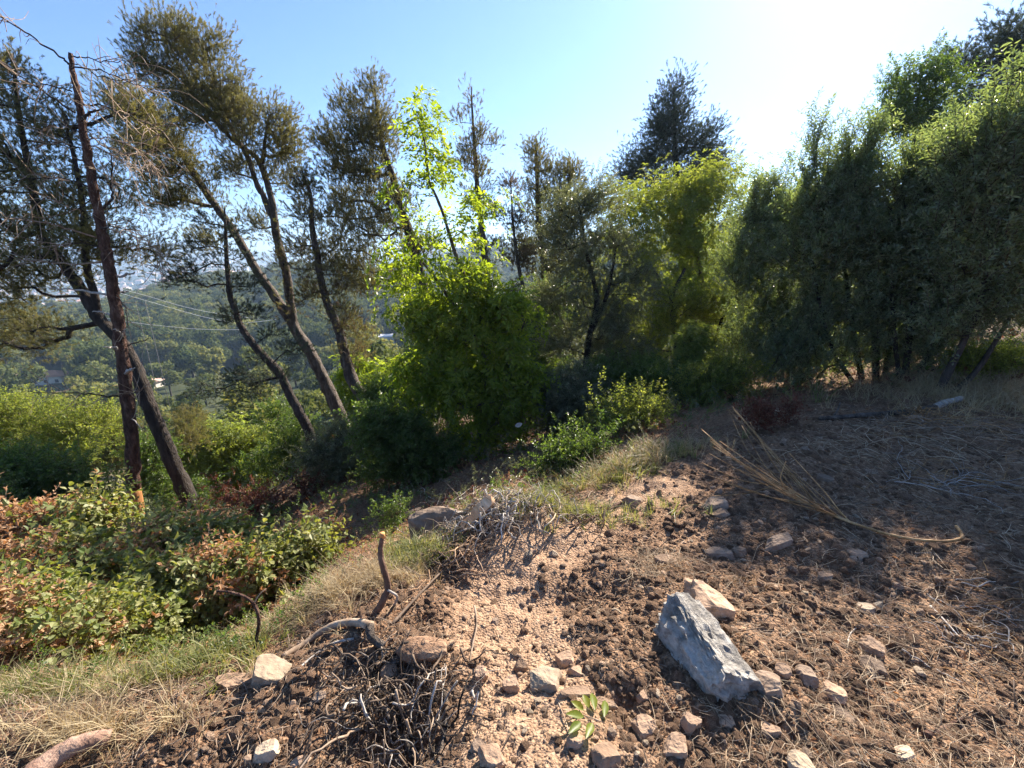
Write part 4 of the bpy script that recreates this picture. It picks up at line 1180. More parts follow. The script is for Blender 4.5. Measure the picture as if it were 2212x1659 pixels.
def proto_twig(k, mat, L=.12, rad=.0018, curl=.25):
    r = np.random.default_rng(950 + k); mb = MB()
    pts = smooth_path([(0, -L / 2, .004), (r.normal(0, curl * L * .4), -L * .15, r.uniform(.004, .02)), (r.normal(0, curl * L * .4), L * .2, r.uniform(.003, .016)), (r.normal(0, curl * L * .3), L / 2, .003)], 7)
    tube(mb, pts, np.linspace(rad, rad * .5, 7), 4, 0, cap=False)
    if r.random() < .4:
        a = pts[3]; tube(mb, [a, a + np.array([r.normal(0, .02), .02, .008]), a + np.array([r.normal(0, .04), .045, .004])], [rad * .6, rad * .5, rad * .3], 3, 0, cap=False)
    return mb.mesh('twig_%d' % k, [mat], True)


def ico(sub):
    import bmesh
    bm = bmesh.new(); bmesh.ops.create_icosphere(bm, subdivisions=sub, radius=1)
    v = np.array([q.co[:] for q in bm.verts]); f = np.array([[q.index for q in t.verts] for t in bm.faces]); bm.free()
    return v, f


ICO = {k: ico(k) for k in (1, 2, 3, 4, 5)}


def rock_geo(seed, dims, sub=3, planes=11, lo=.55, hi=.9, noise=.04, fixed=None, post=0.0):
    r = np.random.default_rng(seed)
    v, f = ICO[sub]; v = v.copy()
    pl = [(n_, d_) for n_, d_ in (fixed or [])]
    for _ in range(planes):
        n_ = r.normal(0, 1, 3); n_ /= np.linalg.norm(n_); pl.append((n_, r.uniform(lo, hi)))
    for _ in range(2):
        for n_, d_ in pl:
            n_ = np.array(n_) / np.linalg.norm(n_)
            e = v @ n_ - d_; m = e > 0
            v[m] -= e[m, None] * n_
    o = r.uniform(0, 50)
    nz = fbm(v[:, 0] * 2.2 + o, v[:, 1] * 2.2 + v[:, 2] * 1.7, seed, 4)
    nz2 = fbm(v[:, 0] * 7 + o, v[:, 1] * 5 + v[:, 2] * 7, seed + 5, 3)
    v = v * (1 + noise * 2 * nz + noise * .8 * nz2)[:, None]
    v = v - (v.max(0) + v.min(0)) / 2
    v = v / (v.max(0) - v.min(0)) * np.array(dims)
    if post:
        s_ = 3.2 / min(dims)
        d_ = v / (np.linalg.norm(v, axis=1)[:, None] + 1e-9)
        f3 = lambda k_, sd, o_: (fbm(v[:, 0] * k_ + 9, v[:, 1] * k_, sd, o_) + fbm(v[:, 1] * k_ + 5, v[:, 2] * k_, sd + 1, o_) + fbm(v[:, 2] * k_ + 2, v[:, 0] * k_, sd + 2, o_)) * .6
        w_ = 1.2 * np.abs(f3(s_, seed + 3, 4)) - .25 + .5 * f3(s_ * 4, seed + 8, 3)
        v = v + d_ * (post * min(dims) * w_)[:, None]
    return v, f


def rock_mesh(name, seed, dims, mat, sub=3, smooth=False, **k):
    v, f = rock_geo(seed, dims, sub, **k)
    mb = MB(); mb.add(v, f); return mb.mesh(name, mat, smooth)


PR['pebble'] = [rock_mesh('pebble_%d' % k, 40 + k, (1, .8, .6), MAT['gravel'], 1 + (k % 2), planes=6) for k in range(7)]
PR['palepebble'] = [rock_mesh('pale_pebble_%d' % k, 60 + k, (1, .75, .55), MAT['rock_tan'], 2, planes=8) for k in range(5)]
PR['clod'] = [rock_mesh('clod_%d' % k, 80 + k, (1, .9, .7), MAT['clod'], 2, planes=8, noise=.12, lo=.45, hi=.85) for k in range(6)]
PR['twig'] = [proto_twig(k, MAT['twig']) for k in range(6)]
PR['darktwig'] = [proto_twig(k + 10, MAT['twig_dark'], .14, .0024) for k in range(5)]
PR['strawbit'] = [proto_twig(k + 20, MAT['strawpale'], .16, .0011, .5) for k in range(5)]
PR['drygrass'] = [proto_grass(k, MAT['drygrass'], 14, .2, .004, 1.1) for k in range(4)]
PR['grass'] = [proto_grass(k + 10, MAT['grass'], 16, .2, .005, .7) for k in range(4)]
PR['chip'] = [rock_mesh('chip_%d' % k, 120 + k, (1, .35, .18), MAT['wood'], 1, planes=4) for k in range(4)]


def dl(k):
    mb = MB(); r = np.random.default_rng(k)
    leaf_geo(mb, np.zeros(3), np.array([1., 0, .1]), np.array([0, 0, 1.]), 1, .55, 0, 1, .3, .35)
    return mb.mesh('fallen_leaf_%d' % k, [MAT['dryleaf']], False)


PR['deadleaf'] = [dl(k) for k in range(3)]


def soil_scatter(name, protos, n, size, seed, t0=-60, t1=60, r0=.7, r1=7, lift=.0, smin=.5, smax=1.6, power=2.0, dist_p=.5, cond=None, flat=.35, label=None):
    p, r = slope_points(n, r0, r1, t0, t1, False, seed=seed)
    if cond is not None:
        p = p[cond(p, r)]
    k = len(p)
    s = size * (smin + (smax - smin) * r.random(k) ** power) * (np.hypot(p[:, 0], p[:, 1]) / 1.6) ** dist_p
    p[:, 2] += lift * s
    rot = np.stack([r.normal(0, flat, k), r.normal(0, flat, k), r.uniform(0, 2 * pi, k)], -1)
    o = scatter_mesh(name, protos, p, rot, s)
    if label:
        o['label'] = label
    return o


on_path = lambda w, keep: (lambda p, r: (seg_dist(p[:, 0], p[:, 1], PATH) > w) | (r.random(len(p)) < keep))
near_path = lambda w: (lambda p, r: seg_dist(p[:, 0], p[:, 1], PATH) < w * (.3 + r.random(len(p))))
leftright = lambda p, r: np.ones(len(p), bool)
soil_scatter('gravel', PR['pebble'], 34000, .0095, 201, cond=on_path(.22, .15), label='fine tan grit and gravel over the bare soil')
soil_scatter('gravel', PR['palepebble'], 5000, .016, 202, power=3, smax=2.4)
soil_scatter('earth_clods', PR['clod'], 26000, .0135, 203, cond=on_path(.26, .09), power=3.4, smax=4.2, label='dark crumbly clods of loose earth')
soil_scatter('wood_litter', PR['darktwig'], 2600, .75, 204, cond=on_path(.3, .2), dist_p=.2, flat=.3, label='short dark twigs strewn on the soil')
soil_scatter('wood_litter', PR['twig'], 3200, .6, 205, cond=on_path(.25, .3), dist_p=.2, flat=.25)
soil_scatter('straw_litter', PR['strawbit'], 3000, .6, 206, cond=on_path(.3, .15), dist_p=.2, flat=.25, label='straw and dry stalks strewn on the soil')
soil_scatter('wood_litter', PR['chip'], 1600, .025, 207, dist_p=.5)
soil_scatter('fallen_leaves', PR['deadleaf'], 1500, .02, 208, cond=on_path(.4, .1), dist_p=.4)
# the right-hand slope is matted with straw and fine sticks
right = lambda p, r: (p[:, 0] > .9 * p[:, 1] - .2 + r.normal(0, .3, len(p)))
soil_scatter('straw_litter', PR['strawbit'], 6500, .8, 209, t0=28, t1=60, cond=right, dist_p=.2, flat=.25)
soil_scatter('wood_litter', PR['twig'], 3000, .6, 210, t0=28, t1=60, cond=right, dist_p=.2, flat=.25)
soil_scatter('fallen_leaves', PR['deadleaf'], 2200, .022, 211, t0=25, t1=60, cond=right, dist_p=.5)
# left edge: dry grass and litter
left = lambda p, r: (redge(np.arctan2(p[:, 0], p[:, 1])) - np.hypot(p[:, 0], p[:, 1]) < .28 * (.3 + r.random(len(p)))) & (p[:, 0] < -.2)
soil_scatter('dry_grass', PR['drygrass'], 500, .42, 212, t0=-60, t1=-5, cond=left, dist_p=.2, flat=.5, label='flattened dry grass along the top of the bank')
soil_scatter('straw_litter', PR['twig'], 2600, .75, 213, t0=-60, t1=-20, cond=left, dist_p=.2, flat=.3)
leftall = lambda p, r: (p[:, 0] < -.35 - .1 * r.random(len(p)))
soil_scatter('wood_litter', PR['twig'], 3600, .7, 214, t0=-60, t1=-10, cond=leftall, dist_p=.2, flat=.3)
soil_scatter('fallen_leaves', PR['deadleaf'], 2600, .022, 215, t0=-60, t1=-10, cond=leftall, dist_p=.2)


def patch(name, protos, n, uv, rpx, sc, seed, label=None, tilt=.3, up=0.0):
    """scatter in a patch of ground around the spot seen at uv"""
    r = np.random.default_rng(seed); c = G(*uv); t = (c[1]) ; m = px(t, uv[1])
    x = c[0] + r.normal(0, rpx[0] * m * .5, n); y = c[1] + r.normal(0, rpx[1] * m, n)
    z = H(x, y) + up * r.random(n)
    rot = np.stack([r.normal(0, tilt, n), r.normal(0, tilt, n), r.uniform(0, 2 * pi, n)], -1)
    o = scatter_mesh(name, protos, np.stack([x, y, z], -1), rot, sc * r.uniform(.6, 1.4, n))
    if label:
        o['label'] = label
    return o


patch('grass', PR['grass'], 80, (440, 1430), (220, 45), .7, 301, 'fresh green grass on the lip of the bank left of the pale block')
patch('grass', PR['drygrass'], 150, (700, 1290), (150, 40), .6, 302)
patch('grass', PR['grass'], 170, (1340, 1010), (170, 50), .9, 303)
patch('grass', PR['drygrass'], 130, (1370, 1005), (150, 40), .9, 304)
patch('grass', PR['grass'], 300, (1450, 850), (150, 120), 1.8, 305)
patch('grass', PR['grass'], 160, (900, 1200), (80, 30), .6, 306)
patch('grass', PR['drygrass'], 500, (2150, 850), (250, 120), 1.3, 307)
patch('grass', PR['drygrass'], 70, (200, 1580), (300, 30), .6, 308)
patch('grass', PR['drygrass'], 80, (830, 1240), (100, 30), .5, 309)
patch('grass', PR['grass'], 160, (1200, 1100), (200, 30), .7, 310)
patch('grass', PR['drygrass'], 60, (120, 1505), (260, 25), .6, 313)
patch('grass', PR['grass'], 90, (120, 1500), (260, 25), .6, 314)
patch('wood_litter', PR['twig'], 300, (150, 1520), (300, 30), .8, 315)
patch('straw_litter', PR['strawbit'], 260, (1950, 960), (300, 60), 1.8, 311)
patch('straw_litter', PR['strawbit'], 260, (1420, 1225), (90, 40), .9, 312)

# ------------------------------------------------------------------ stones
STN = [
    (1180, 1456, 74, 92, 'rock_pale', 'pale squared block stone standing in the middle of the sunlit soil', 9),
    (1224, 1417, 48, 42, 'rock_tan', 'rounded pinkish stone just above and right of the pale squared block', 5),
    (1240, 1442, 30, 40, 'rock_tan', 'small upright tan stone touching the right side of the rounded pinkish one', 5),
    (1062, 1619, 78, 70, 'rock_tan', 'large tan wedge-shaped stone at the bottom edge, centre', 8),
    (1034, 1605, 40, 40, 'rock_greybrown', 'darker stone partly behind the tan wedge-shaped stone at the bottom', 5),
    (1040, 1447, 34, 60, 'rock_tan', 'upright tan stone left of the sunlit soil strip', 6),
    (586, 1440, 92, 78, 'rock_pale', 'pale tan block stone on the lip of the bank at left', 9),
    (515, 1468, 100, 50, 'rock_tan', 'tilted brownish slab leaning against the left side of the pale bank block', 8),
    (1500, 1262, 60, 60, 'rock_tan', 'tan stone with a pale rounded top behind the big grey rock', 8),
    (1525, 1285, 90, 90, 'rock_tan', 'large angular tan rock touching the top of the big grey rock', 9),
    (1660, 1466, 64, 64, 'rock_greybrown', 'dark brown stone at the lower right end of the big grey rock', 7),
    (1688, 1441, 34, 34, 'rock_tan', 'small tan stone above the dark brown stone', 5),
    (1738, 1448, 46, 54, 'rock_greybrown', 'earthy grey stone two stones right of the big grey rock', 5),
    (1800, 1486, 60, 60, 'rock_tan', 'faceted tan stone in the lower right soil', 7),
    (1680, 1165, 76, 36, 'rock_greybrown', 'flat grey stone in the shade below the broom branch', 8),
    (1366, 1076, 46, 36, 'rock_greybrown', 'rounded grey stone at the upper edge of the soil', 7),
    (1545, 1080, 54, 44, 'rock_greybrown', 'brown stone in shade under the tips of the broom branch', 7),
    (1440, 1205, 60, 36, 'rock_tan', 'pinkish stone at the left of the shaded patch', 6),
    (1550, 1190, 60, 40, 'rock_greybrown', 'low brown stone half sunk in the shaded soil', 6),
    (1593, 1185, 36, 44, 'rock_tan', 'upright stone between two low stones in the shade', 6),
    (1848, 1190, 40, 30, 'rock_tan', 'slanting stone just below the bare stem of the broom branch', 6),
    (1555, 1105, 44, 30, 'rock_tan', 'reddish stone left of the broom branch in the shade', 6),
    (1240, 1490, 90, 34, 'rock_tan', 'long flat tan slab with straight edges below the pale squared block', 7),
    (1300, 1512, 80, 30, 'rock_tan', 'long tan slab touching the green sprig', 6),
    (1387, 1494, 34, 40, 'rock_tan', 'small tan pebble stone right of the green sprig slab', 5),
    (1394, 1560, 62, 76, 'rock_tan', 'earth-coated tan stone right of the green sprig', 7),
    (1455, 1600, 70, 60, 'rock_tan', 'long tan stone under the big grey rock at the bottom', 7),
    (1490, 1545, 46, 90, 'rock_tan', 'narrow tan slab standing on edge below the big grey rock', 7),
    (1305, 1620, 66, 60, 'rock_tan', 'grey-brown stone in the cluster at the bottom, right of centre', 6),
    (1240, 1590, 44, 46, 'rock_tan', 'dark-sided stone below the green sprig', 6),
    (1572, 1552, 60, 34, 'rock_tan', 'pair-sized tan stone below the lower end of the big grey rock', 6),
    (1660, 1570, 60, 40, 'rock_tan', 'oblong tan stone in the lower right, below the dark brown stone', 6),
    (1815, 1535, 60, 36, 'rock_greybrown', 'low reddish stone below the faceted tan stone', 6),
    (1872, 1310, 46, 34, 'rock_pale', 'pale stone in the sunlit patch right of the angular tan rock', 6),
    (1880, 1385, 48, 60, 'rock_tan', 'striped tan stone under the curved stalk at right', 6),
    (1780, 1240, 44, 28, 'rock_tan', 'tan stone at the edge of shade, left of the bare broom stem', 6),
    (1880, 1430, 50, 44, 'rock_greybrown', 'greyish stone low at right of the striped stone', 5),
    (1950, 1620, 60, 36, 'rock_pale', 'pale flat stone near the bottom right', 6),
    (1725, 1640, 60, 60, 'rock_pale', 'pale stone cut by the bottom edge, right of centre', 6),
    (690, 1500, 40, 30, 'rock_greybrown', 'muddy stone in the clods below the pale bank block', 5),
    (574, 1612, 66, 46, 'rock_pale', 'pale angular stone at the bottom left', 7),
    (650, 1640, 50, 30, 'rock_tan', 'smaller tan stone right of the pale angular stone, bottom left', 6),
    (880, 1500, 80, 70, 'rock_greybrown', 'earth-covered brown boulder beside the root tangle', 7),
    (840, 1440, 40, 50, 'rock_tan', 'tan stone wedged under the forked dead branch', 6),
    (910, 1390, 110, 60, 'clod', 'long earth-coated hump right of the forked dead branch', 6),
    (965, 1112, 170, 120, 'rock_greybrown', 'large grey-green boulder half hidden behind the twig pile', 8),
    (905, 1105, 60, 40, 'rock_greybrown', 'smaller boulder left of the large grey-green one', 6),
    (1785, 1030, 44, 22, 'rock_greybrown', 'flat stone in the deep shade behind the broom branch', 6),
    (1700, 890, 60, 20, 'rock_pale', 'pale stone lying in the shade near the fallen log', 6),
    (1125, 1430, 30, 44, 'rock_tan', 'pinkish stone left of the pale squared block', 5),
    (1107, 1470, 40, 60, 'rock_tan', 'leaning flake of tan stone left of the pale squared block', 5),
]


def place_stone(u, v, wd, ht, mat, label, planes, i, group=None, sub=4, name='stone'):
    r = np.random.default_rng(1000 + i)
    g = G(u, v + ht * .28)
    t = float(ray(u, v)[1]); m = g[1] / t / F
    k_ = .88 if v > 1470 and i > 1 else 1.0
    dims = np.array([wd * m, min(wd, ht) * m * .9, ht * m * .78]) * k_
    fx = [((1, r.normal(0, .2), .1), .66), ((-1, r.normal(0, .2), .1), .66), ((0.1, 1, 0), .6), ((0, -1, .15), .6), ((r.normal(0, .12), r.normal(0, .12), 1), .55), ((0, 0, -1), .5)]
    if ht > 100 or mat == 'clod':
        fx = []
    elif planes < 9:
        fx = fx[4:5] if i % 2 else [fx[0], fx[3], fx[4]]
    me = rock_mesh(name, 1000 + i, dims, MAT[mat], sub, planes=planes if planes < 9 else 5, noise=.035, post=.06, lo=.62, hi=.88, fixed=fx)
    o = top(name, me, label, 'stone', group, None, (g[0], g[1], g[2] + dims[2] * .0))
    o.rotation_euler = (r.normal(0, .12), r.normal(0, .2), r.uniform(-.35, .35))
    return o


for i, (u, v, wd, ht, mt, lb, pl) in enumerate(STN):
    place_stone(u, v, wd, ht, mt, lb, pl, i)

# the big grey rock
ga, gb = G(1455, 1345), G(1600, 1515)
gd = gb - ga; gl = np.linalg.norm(gd[:2])
me = rock_mesh('grey_rock', 77, (gl * 1.1, gl * .56, gl * .4), MAT['rock_grey'], 5, smooth=False, planes=8, lo=.7, hi=.92, noise=.04, post=.22,
               fixed=[((0, .15, 1), .5), ((1, -.1, .1), .6), ((-1, .15, .15), .58), ((0, .85, .55), .6), ((-.1, -.8, .6), .58), ((0, 1, 0), .68), ((.1, -1, 0), .68), ((0, 0, -1), .5)])
o = top('grey_rock', me, 'big pitted grey limestone rock, largest rock on the bare soil', 'rock', loc=tuple((ga + gb) / 2 + np.array([0, 0, gl * .13])))
o.rotation_euler = (radians(-8), radians(6), atan2(gd[1], gd[0]))

# medium stones: nothing tells them apart
r = np.random.default_rng(55)
pm = [rock_mesh('small_stone_%d' % k, 300 + k, (1, .8, .62), MAT[('rock_tan', 'rock_tan', 'rock_greybrown', 'rock_pale')[k % 4]], 3, planes=9, noise=.04, lo=.5, hi=.8) for k in range(10)]
p, _ = slope_points(620, .85, 4.5, -50, 52, False, seed=56)
nst = 0
for q in p:
    if nst >= 290:
        break
    dpath = float(seg_dist(q[:1], q[1:2], PATH)[0])
    if q[0] < -.4 and r.random() < .6 or (dpath < .15 and r.random() < .6):
        continue
    s = (.018 + .034 * r.random() ** 2.4) * (np.hypot(q[0], q[1]) / 1.6) ** .6
    o = top('small_stone', pm[int(r.integers(0, 10))], 'small angular tan stone half sunk in the loose soil', 'stone', 'small stones scattered over the bare soil', None, (q[0], q[1], q[2] + s * .14))
    o.scale = (s, s * r.uniform(.7, 1.2), s * r.uniform(.7, 1.2)); o.rotation_euler = (r.normal(0, .4), r.normal(0, .4), r.uniform(0, 6.28))
    nst += 1


# ------------------------------------------------------------------ fallen branches, roots, logs
def pxpath(pts, n=None, lift=0.0):
    """(u, v) on the ground, (u, v, h) h metres above it at that ground spot, (u, v, 0, Y) at a given depth"""
    out = []
    for q in pts:
        if len(q) == 4:
            out.append(P(q[0], q[1], q[3]))
        else:
            g = G(q[0], q[1]); h = (q[2] if len(q) > 2 else 0) + lift
            # keep it over the same pixel when lifted: slide toward the eye
            d = EYE - g; k = h / d[2]
            out.append(g + d * k)
    return smooth_path(out, n or len(pts) * 5)


def limb(name, root, pts, r0, r1, mat, sides=8, n=None, rough=.1, lift=0.0, label=None):
    s = pxpath(pts, n, lift) if not isinstance(pts, np.ndarray) else pts
    mb = MB(); tube(mb, s, np.linspace(r0, r1, len(s)), sides, 0, rough=rough)
    o = child(name, mb.mesh(name, MAT[mat]), root)
    if label:
        o['label'] = label
    return s


g = G(800, 1400)
fb = empty('forked_dead_branch', tuple(g), 'grey forked dead branch lying on the bank with one arm standing up and sawn', 'branch')
limb('upright_arm', fb, [(800, 1352, 0, 1.66), (814, 1320, 0, 1.68), (832, 1288, 0, 1.7), (838, 1262, 0, 1.72), (824, 1215, 0, 1.73), (822, 1185, 0, 1.74), (826, 1158, 0, 1.75)], .02, .011, 'bark_pink', n=26, rough=.22)
limb('sawn_end', fb, [(826, 1161, 0, 1.75), (826, 1152, 0, 1.75)], .0125, .0125, 'bare', n=3)
limb('lying_arm', fb, [(800, 1352, .05), (770, 1345, .05), (730, 1348, .05), (690, 1368, .04), (655, 1392, .03), (610, 1420, .01)], .02, .012, 'twig', n=26)
limb('curled_arm', fb, [(800, 1352, .05), (800, 1372, .05), (812, 1385, .04), (828, 1395, .03)], .019, .016, 'bark', n=14)
limb('splintered_end', fb, [(826, 1394, .01), (800, 1402, .005), (775, 1406, .0)], .012, .005, 'wood', n=6, rough=.4)
limb('thin_twig', fb, [(765, 1380, .02), (720, 1390, .02), (680, 1415, .015), (640, 1450, .01)], .006, .004, 'silver', n=12)
limb('thin_twig', fb, [(838, 1275, 0, 1.7), (858, 1292, 0, 1.72), (838, 1330, 0, 1.75)], .006, .006, 'silver', n=10)
g = G(548, 1420)
bs = empty('bent_dead_stem', tuple(g), 'thin dead stem rising beside the pale bank block and bending over left', 'branch')
limb('stem', bs, [(546, 1428, 0, 1.6), (552, 1390, 0, 1.62), (559, 1350, 0, 1.64), (557, 1325, 0, 1.65), (548, 1305, 0, 1.66), (530, 1290, 0, 1.66), (500, 1280, 0, 1.66), (468, 1277, 0, 1.66)], .0095, .005, 'bark_red', n=30)
limb('side_twig', bs, [(548, 1305, 0, 1.66), (560, 1285, 0, 1.68), (575, 1272, 0, 1.7)], .003, .0015, 'twig', n=6)
g = G(110, 1620)
lg = empty('fallen_branch_log', tuple(g), 'thick peeling pinkish branch lying in dry grass at the bottom left corner', 'log')
limb('log', lg, [(50, 1690, .07), (120, 1634, .08), (180, 1604, .08), (238, 1592, .06)],   .036, .024, 'bark_pink', 10, n=18)
limb('side_branch', lg, [(165, 1610, .03), (120, 1640, .02), (90, 1680, .01)], .018, .014, 'twig', 8, n=8)

# broom branch
g = G(2082, 1168)
bb = empty('broom_branch', tuple(g), 'long golden broom branch with a bushy stalk end, lying across the shaded soil', 'branch')
main = [(2066, 1136, .04), (2076, 1150, .05), (2074, 1164, .04), (2030, 1170, .03), (1950, 1162, .03), (1880, 1142, .03), (1800, 1112, .04), (1740, 1085, .06), (1690, 1050, .1)]
s0 = limb('stem', bb, main, .0085, .009, 'straw', n=50, rough=.22)
r = np.random.default_rng(91)
tipsb = [(1520, 928, .42), (1545, 940, .4), (1570, 880, .5), (1582, 875, .5), (1590, 895, .48), (1527, 960, .32), (1600, 920, .42), (1515, 1010, .2), (1520, 980, .28), (1560, 1005, .24), (1500, 1065, .06), (1640, 990, .3), (1700, 985, .24), (1610, 1010, .24), (1640, 1040, .14), (1570, 1030, .2), (1705, 1000, .22), (1560, 960, .34)]
base = s0[-1]
for i, t in enumerate((tipsb * 2)[:26]):
    k = int(r.integers(len(s0) - 16, len(s0)))
    b = s0[k]; gg = G(t[0] + r.normal(0, 8), t[1] + 90 * t[2] / .4 * 1.4); h = t[2] * r.uniform(.85, 1.05)
    tip = pxpath([(t[0] + r.normal(0, 10), t[1] + r.normal(0, 8), t[2]), (t[0], t[1], t[2])], 2)[0]
    mid = (b + tip) / 2 + r.normal(0, .02, 3) - np.array([0, 0, .03])
    s = smooth_path([b, b * .6 + mid * .4 + r.normal(0, .006, 3), mid, tip + r.normal(0, .01, 3)], 12)
    limb('stalk', bb, s, .0058 if i < 18 else .004, .0026, 'straw', 5)

# root and twig tangles
def tangle(name, label, cat, region, n, L, rad, mats, seed, part, hmax=.06, direction=None, extra=None, grav=1.0):
    r = np.random.default_rng(seed)
    u0, v0, ru, rv_ = region
    root = empty(name, tuple(G(u0, v0)), label, cat)
    for i in range(n):
        a, b = r.normal(0, .45, 2)
        g = G(u0 + a * ru, v0 + b * rv_)
        th = r.uniform(0, 2 * pi) if direction is None else direction + r.normal(0, .5)
        ln = L * r.uniform(.5, 1.4)
        pts = [g + np.array([0, 0, r.uniform(0, hmax)])]
        ln *= r.uniform(.35, 1.25)
        for k in range(4):
            th += r.normal(0, .5)
            q = pts[-1] + np.array([cos(th), sin(th), 0]) * ln / 4
            q[2] = float(H(q[0], q[1])) + r.uniform(.003, hmax) * (1 - abs(k - 1.2) / 4)
            pts.append(q)
        s = smooth_path(pts, 13)
        s[1:-1] += r.normal(0, ln * .012, (11, 3))
        rr = rad * (.25 + 1.3 * r.random() ** 2)
        mb = MB(); tube(mb, s, np.linspace(rr, rr * .45, 13), 5, 0, rough=.15, rs=r)
        child(part, mb.mesh(part, MAT[mats[int(r.integers(0, len(mats)))]]), root)
    return root


tangle('root_tangle', 'dug-out tangle of dark and grey roots in the hollow at the bottom, left of centre', 'roots', (850, 1560, 120, 100), 130, .26, .0036, ['twig_dark', 'twig', 'twig', 'bark', 'bark_dark', 'silver'], 401, 'root', .12)
tangle('root_tangle', 'loose mat of thin roots below the forked dead branch', 'roots', (890, 1440, 120, 60), 90, .26, .0035, ['twig_dark', 'twig', 'bark'], 402, 'root', .07)
tangle('twig_pile', 'pile of thin pale grey twigs at the top of the sunlit soil', 'twigs', (1070, 1125, 180, 75), 300, .46, .0046, ['silver', 'twig', 'strawpale', 'silver'], 403, 'twig', .15, direction=1.9)
tangle('twig_pile', 'row of brown sticks along the soil lip, right of the grey twig pile', 'twigs', (1250, 1110, 120, 40), 90, .35, .004, ['twig_dark', 'twig'], 404, 'twig', .07, direction=.7)
tangle('twig_pile', 'brown sticks and splinters heaped left of the grey twig pile', 'twigs', (960, 1215, 90, 40), 110, .3, .0042, ['twig_dark', 'twig', 'wood'], 405, 'twig', .08, direction=.6)
tangle('straw_heap', 'heap of long dry stalks in the shade beside the fallen log', 'straw', (1980, 925, 130, 35), 110, .9, .0032, ['straw', 'twig'], 406, 'stalk', .16, direction=.2)
tangle('straw_bundle', 'pale straw stalks lying level at the right, above the bare broom stem', 'straw', (2010, 1045, 130, 14), 60, .7, .0024, ['straw', 'silver'], 407, 'stalk', .05, direction=.05)
tangle('straw_bundle', 'small fan of golden pine needles and straw left of the angular tan rock', 'straw', (1425, 1225, 40, 20), 36, .2, .0014, ['straw'], 408, 'stalk', .03, direction=-.5)
tangle('stick_litter', 'scatter of grey bent sticks on the slope at the right edge', 'sticks', (2080, 1330, 150, 120), 70, .28, .003, ['twig', 'silver', 'straw'], 409, 'stick', .03, direction=-.7)
tangle('straw_bundle', 'wisp of golden straw lying over the angular tan rock', 'straw', (1590, 1260, 36, 12), 16, .2, .0013, ['straw'], 410, 'stalk', .04, direction=-.3)


def single_stick(pts, r0, mat, label, lift=.006, name='stick'):
    g = G(pts[0][0], pts[0][1])
    rt = empty(name, tuple(g), label, 'stick')
    limb('shaft', rt, pts, r0, r0 * .6, mat, 6, rough=.15, lift=lift)


single_stick([(845, 1350), (900, 1290), (960, 1230), (990, 1210)], .008, 'twig_dark', 'dark stick running up from the forked branch to the brown splinters')
single_stick([(1025, 1310), (1030, 1350), (1020, 1400), (1015, 1430)], .006, 'twig', 'bent brown stick left of the sunlit soil strip')
single_stick([(960, 1490), (965, 1560), (945, 1660)], .012, 'bark', 'thick grey root running down to the bottom edge, right of the root tangle')
single_stick([(875, 1590, .05), (890, 1640, .03)], .014, 'bark', 'short sawn root stub in the root tangle')
single_stick([(1010, 1540), (1060, 1555)], .004, 'twig_dark', 'short dark stick above the bottom wedge-shaped stone')
single_stick([(1380, 1420), (1440, 1440)], .004, 'twig', 'straight stick right of the pinkish stones')
single_stick([(1340, 1085, .02), (1300, 1110, .02), (1230, 1140, .02)], .012, 'bark_red', 'reddish stick pointing up to the rounded grey stone')
single_stick([(2010, 1310), (2040, 1340), (2075, 1380)], .006, 'silver', 'pale bent stick on the dry slope at right')
single_stick([(1830, 1390), (1840, 1365), (1870, 1350), (1920, 1355)], .003, 'silver', 'thin curved pale stalk over the striped stone')
single_stick([(2000, 1590), (2040, 1575), (2080, 1555)], .014, 'bark_red', 'stubby weathered stick near the bottom right corner')
single_stick([(1010, 1090, .3), (960, 1040, .45)], .003, 'twig', 'bare thin stalk sticking up from the twig pile')
single_stick([(880, 1230, .02), (873, 1160, .2), (860, 1100, .36)], .003, 'twig_dark', 'dark thin stalk standing beside the small seedling bush')
single_stick([(1190, 1480), (1215, 1540), (1235, 1600)], .003, 'twig', 'thin curved root left of the green sprig')

# split plank
a, b = G(1003, 1150), G(1060, 1108)
a[2] += .05; b[2] += .1
d = b - a; L = np.linalg.norm(d)
pk = empty('broken_plank', tuple(a), 'short splintered reddish plank leaning on the grey twig pile', 'plank')
v, f = rock_geo(9, (L * 1.2, .035, .012), 3, planes=3, noise=.03, fixed=[((0, 0, 1), .3), ((0, 0, -1), .3), ((0, 1, 0), .4), ((0, -1, 0), .4)])
v[:, 1:] *= 2.2
mb = MB(); mb.add(v, f)
o = link('board', mb.mesh('board', MAT['wood'], False), pk); o.location = (b - a) / 2; o.rotation_euler = (radians(25), -math.asin(d[2] / L), atan2(d[1], d[0]))

# fallen log in shade
lg = empty('fallen_log', tuple(G(1850, 900)), 'thin fallen log with a pale broken right end, shaded by the glossy shrubs', 'log')
limb('log', lg, [(1770, 905, .04), (1860, 898, .05), (1960, 890, .06), (2020, 880, .07)], .02, .035, 'bark', 8, n=20)
limb('broken_end', lg, [(2018, 880, .07), (2050, 868, .08), (2078, 860, .08)], .036, .03, 'silver', 8, n=7, rough=.25)
limb('side_branch', lg, [(1800, 900, .05), (1810, 885, .12), (1815, 870, .2)], .01, .007, 'bark', 6, n=6)

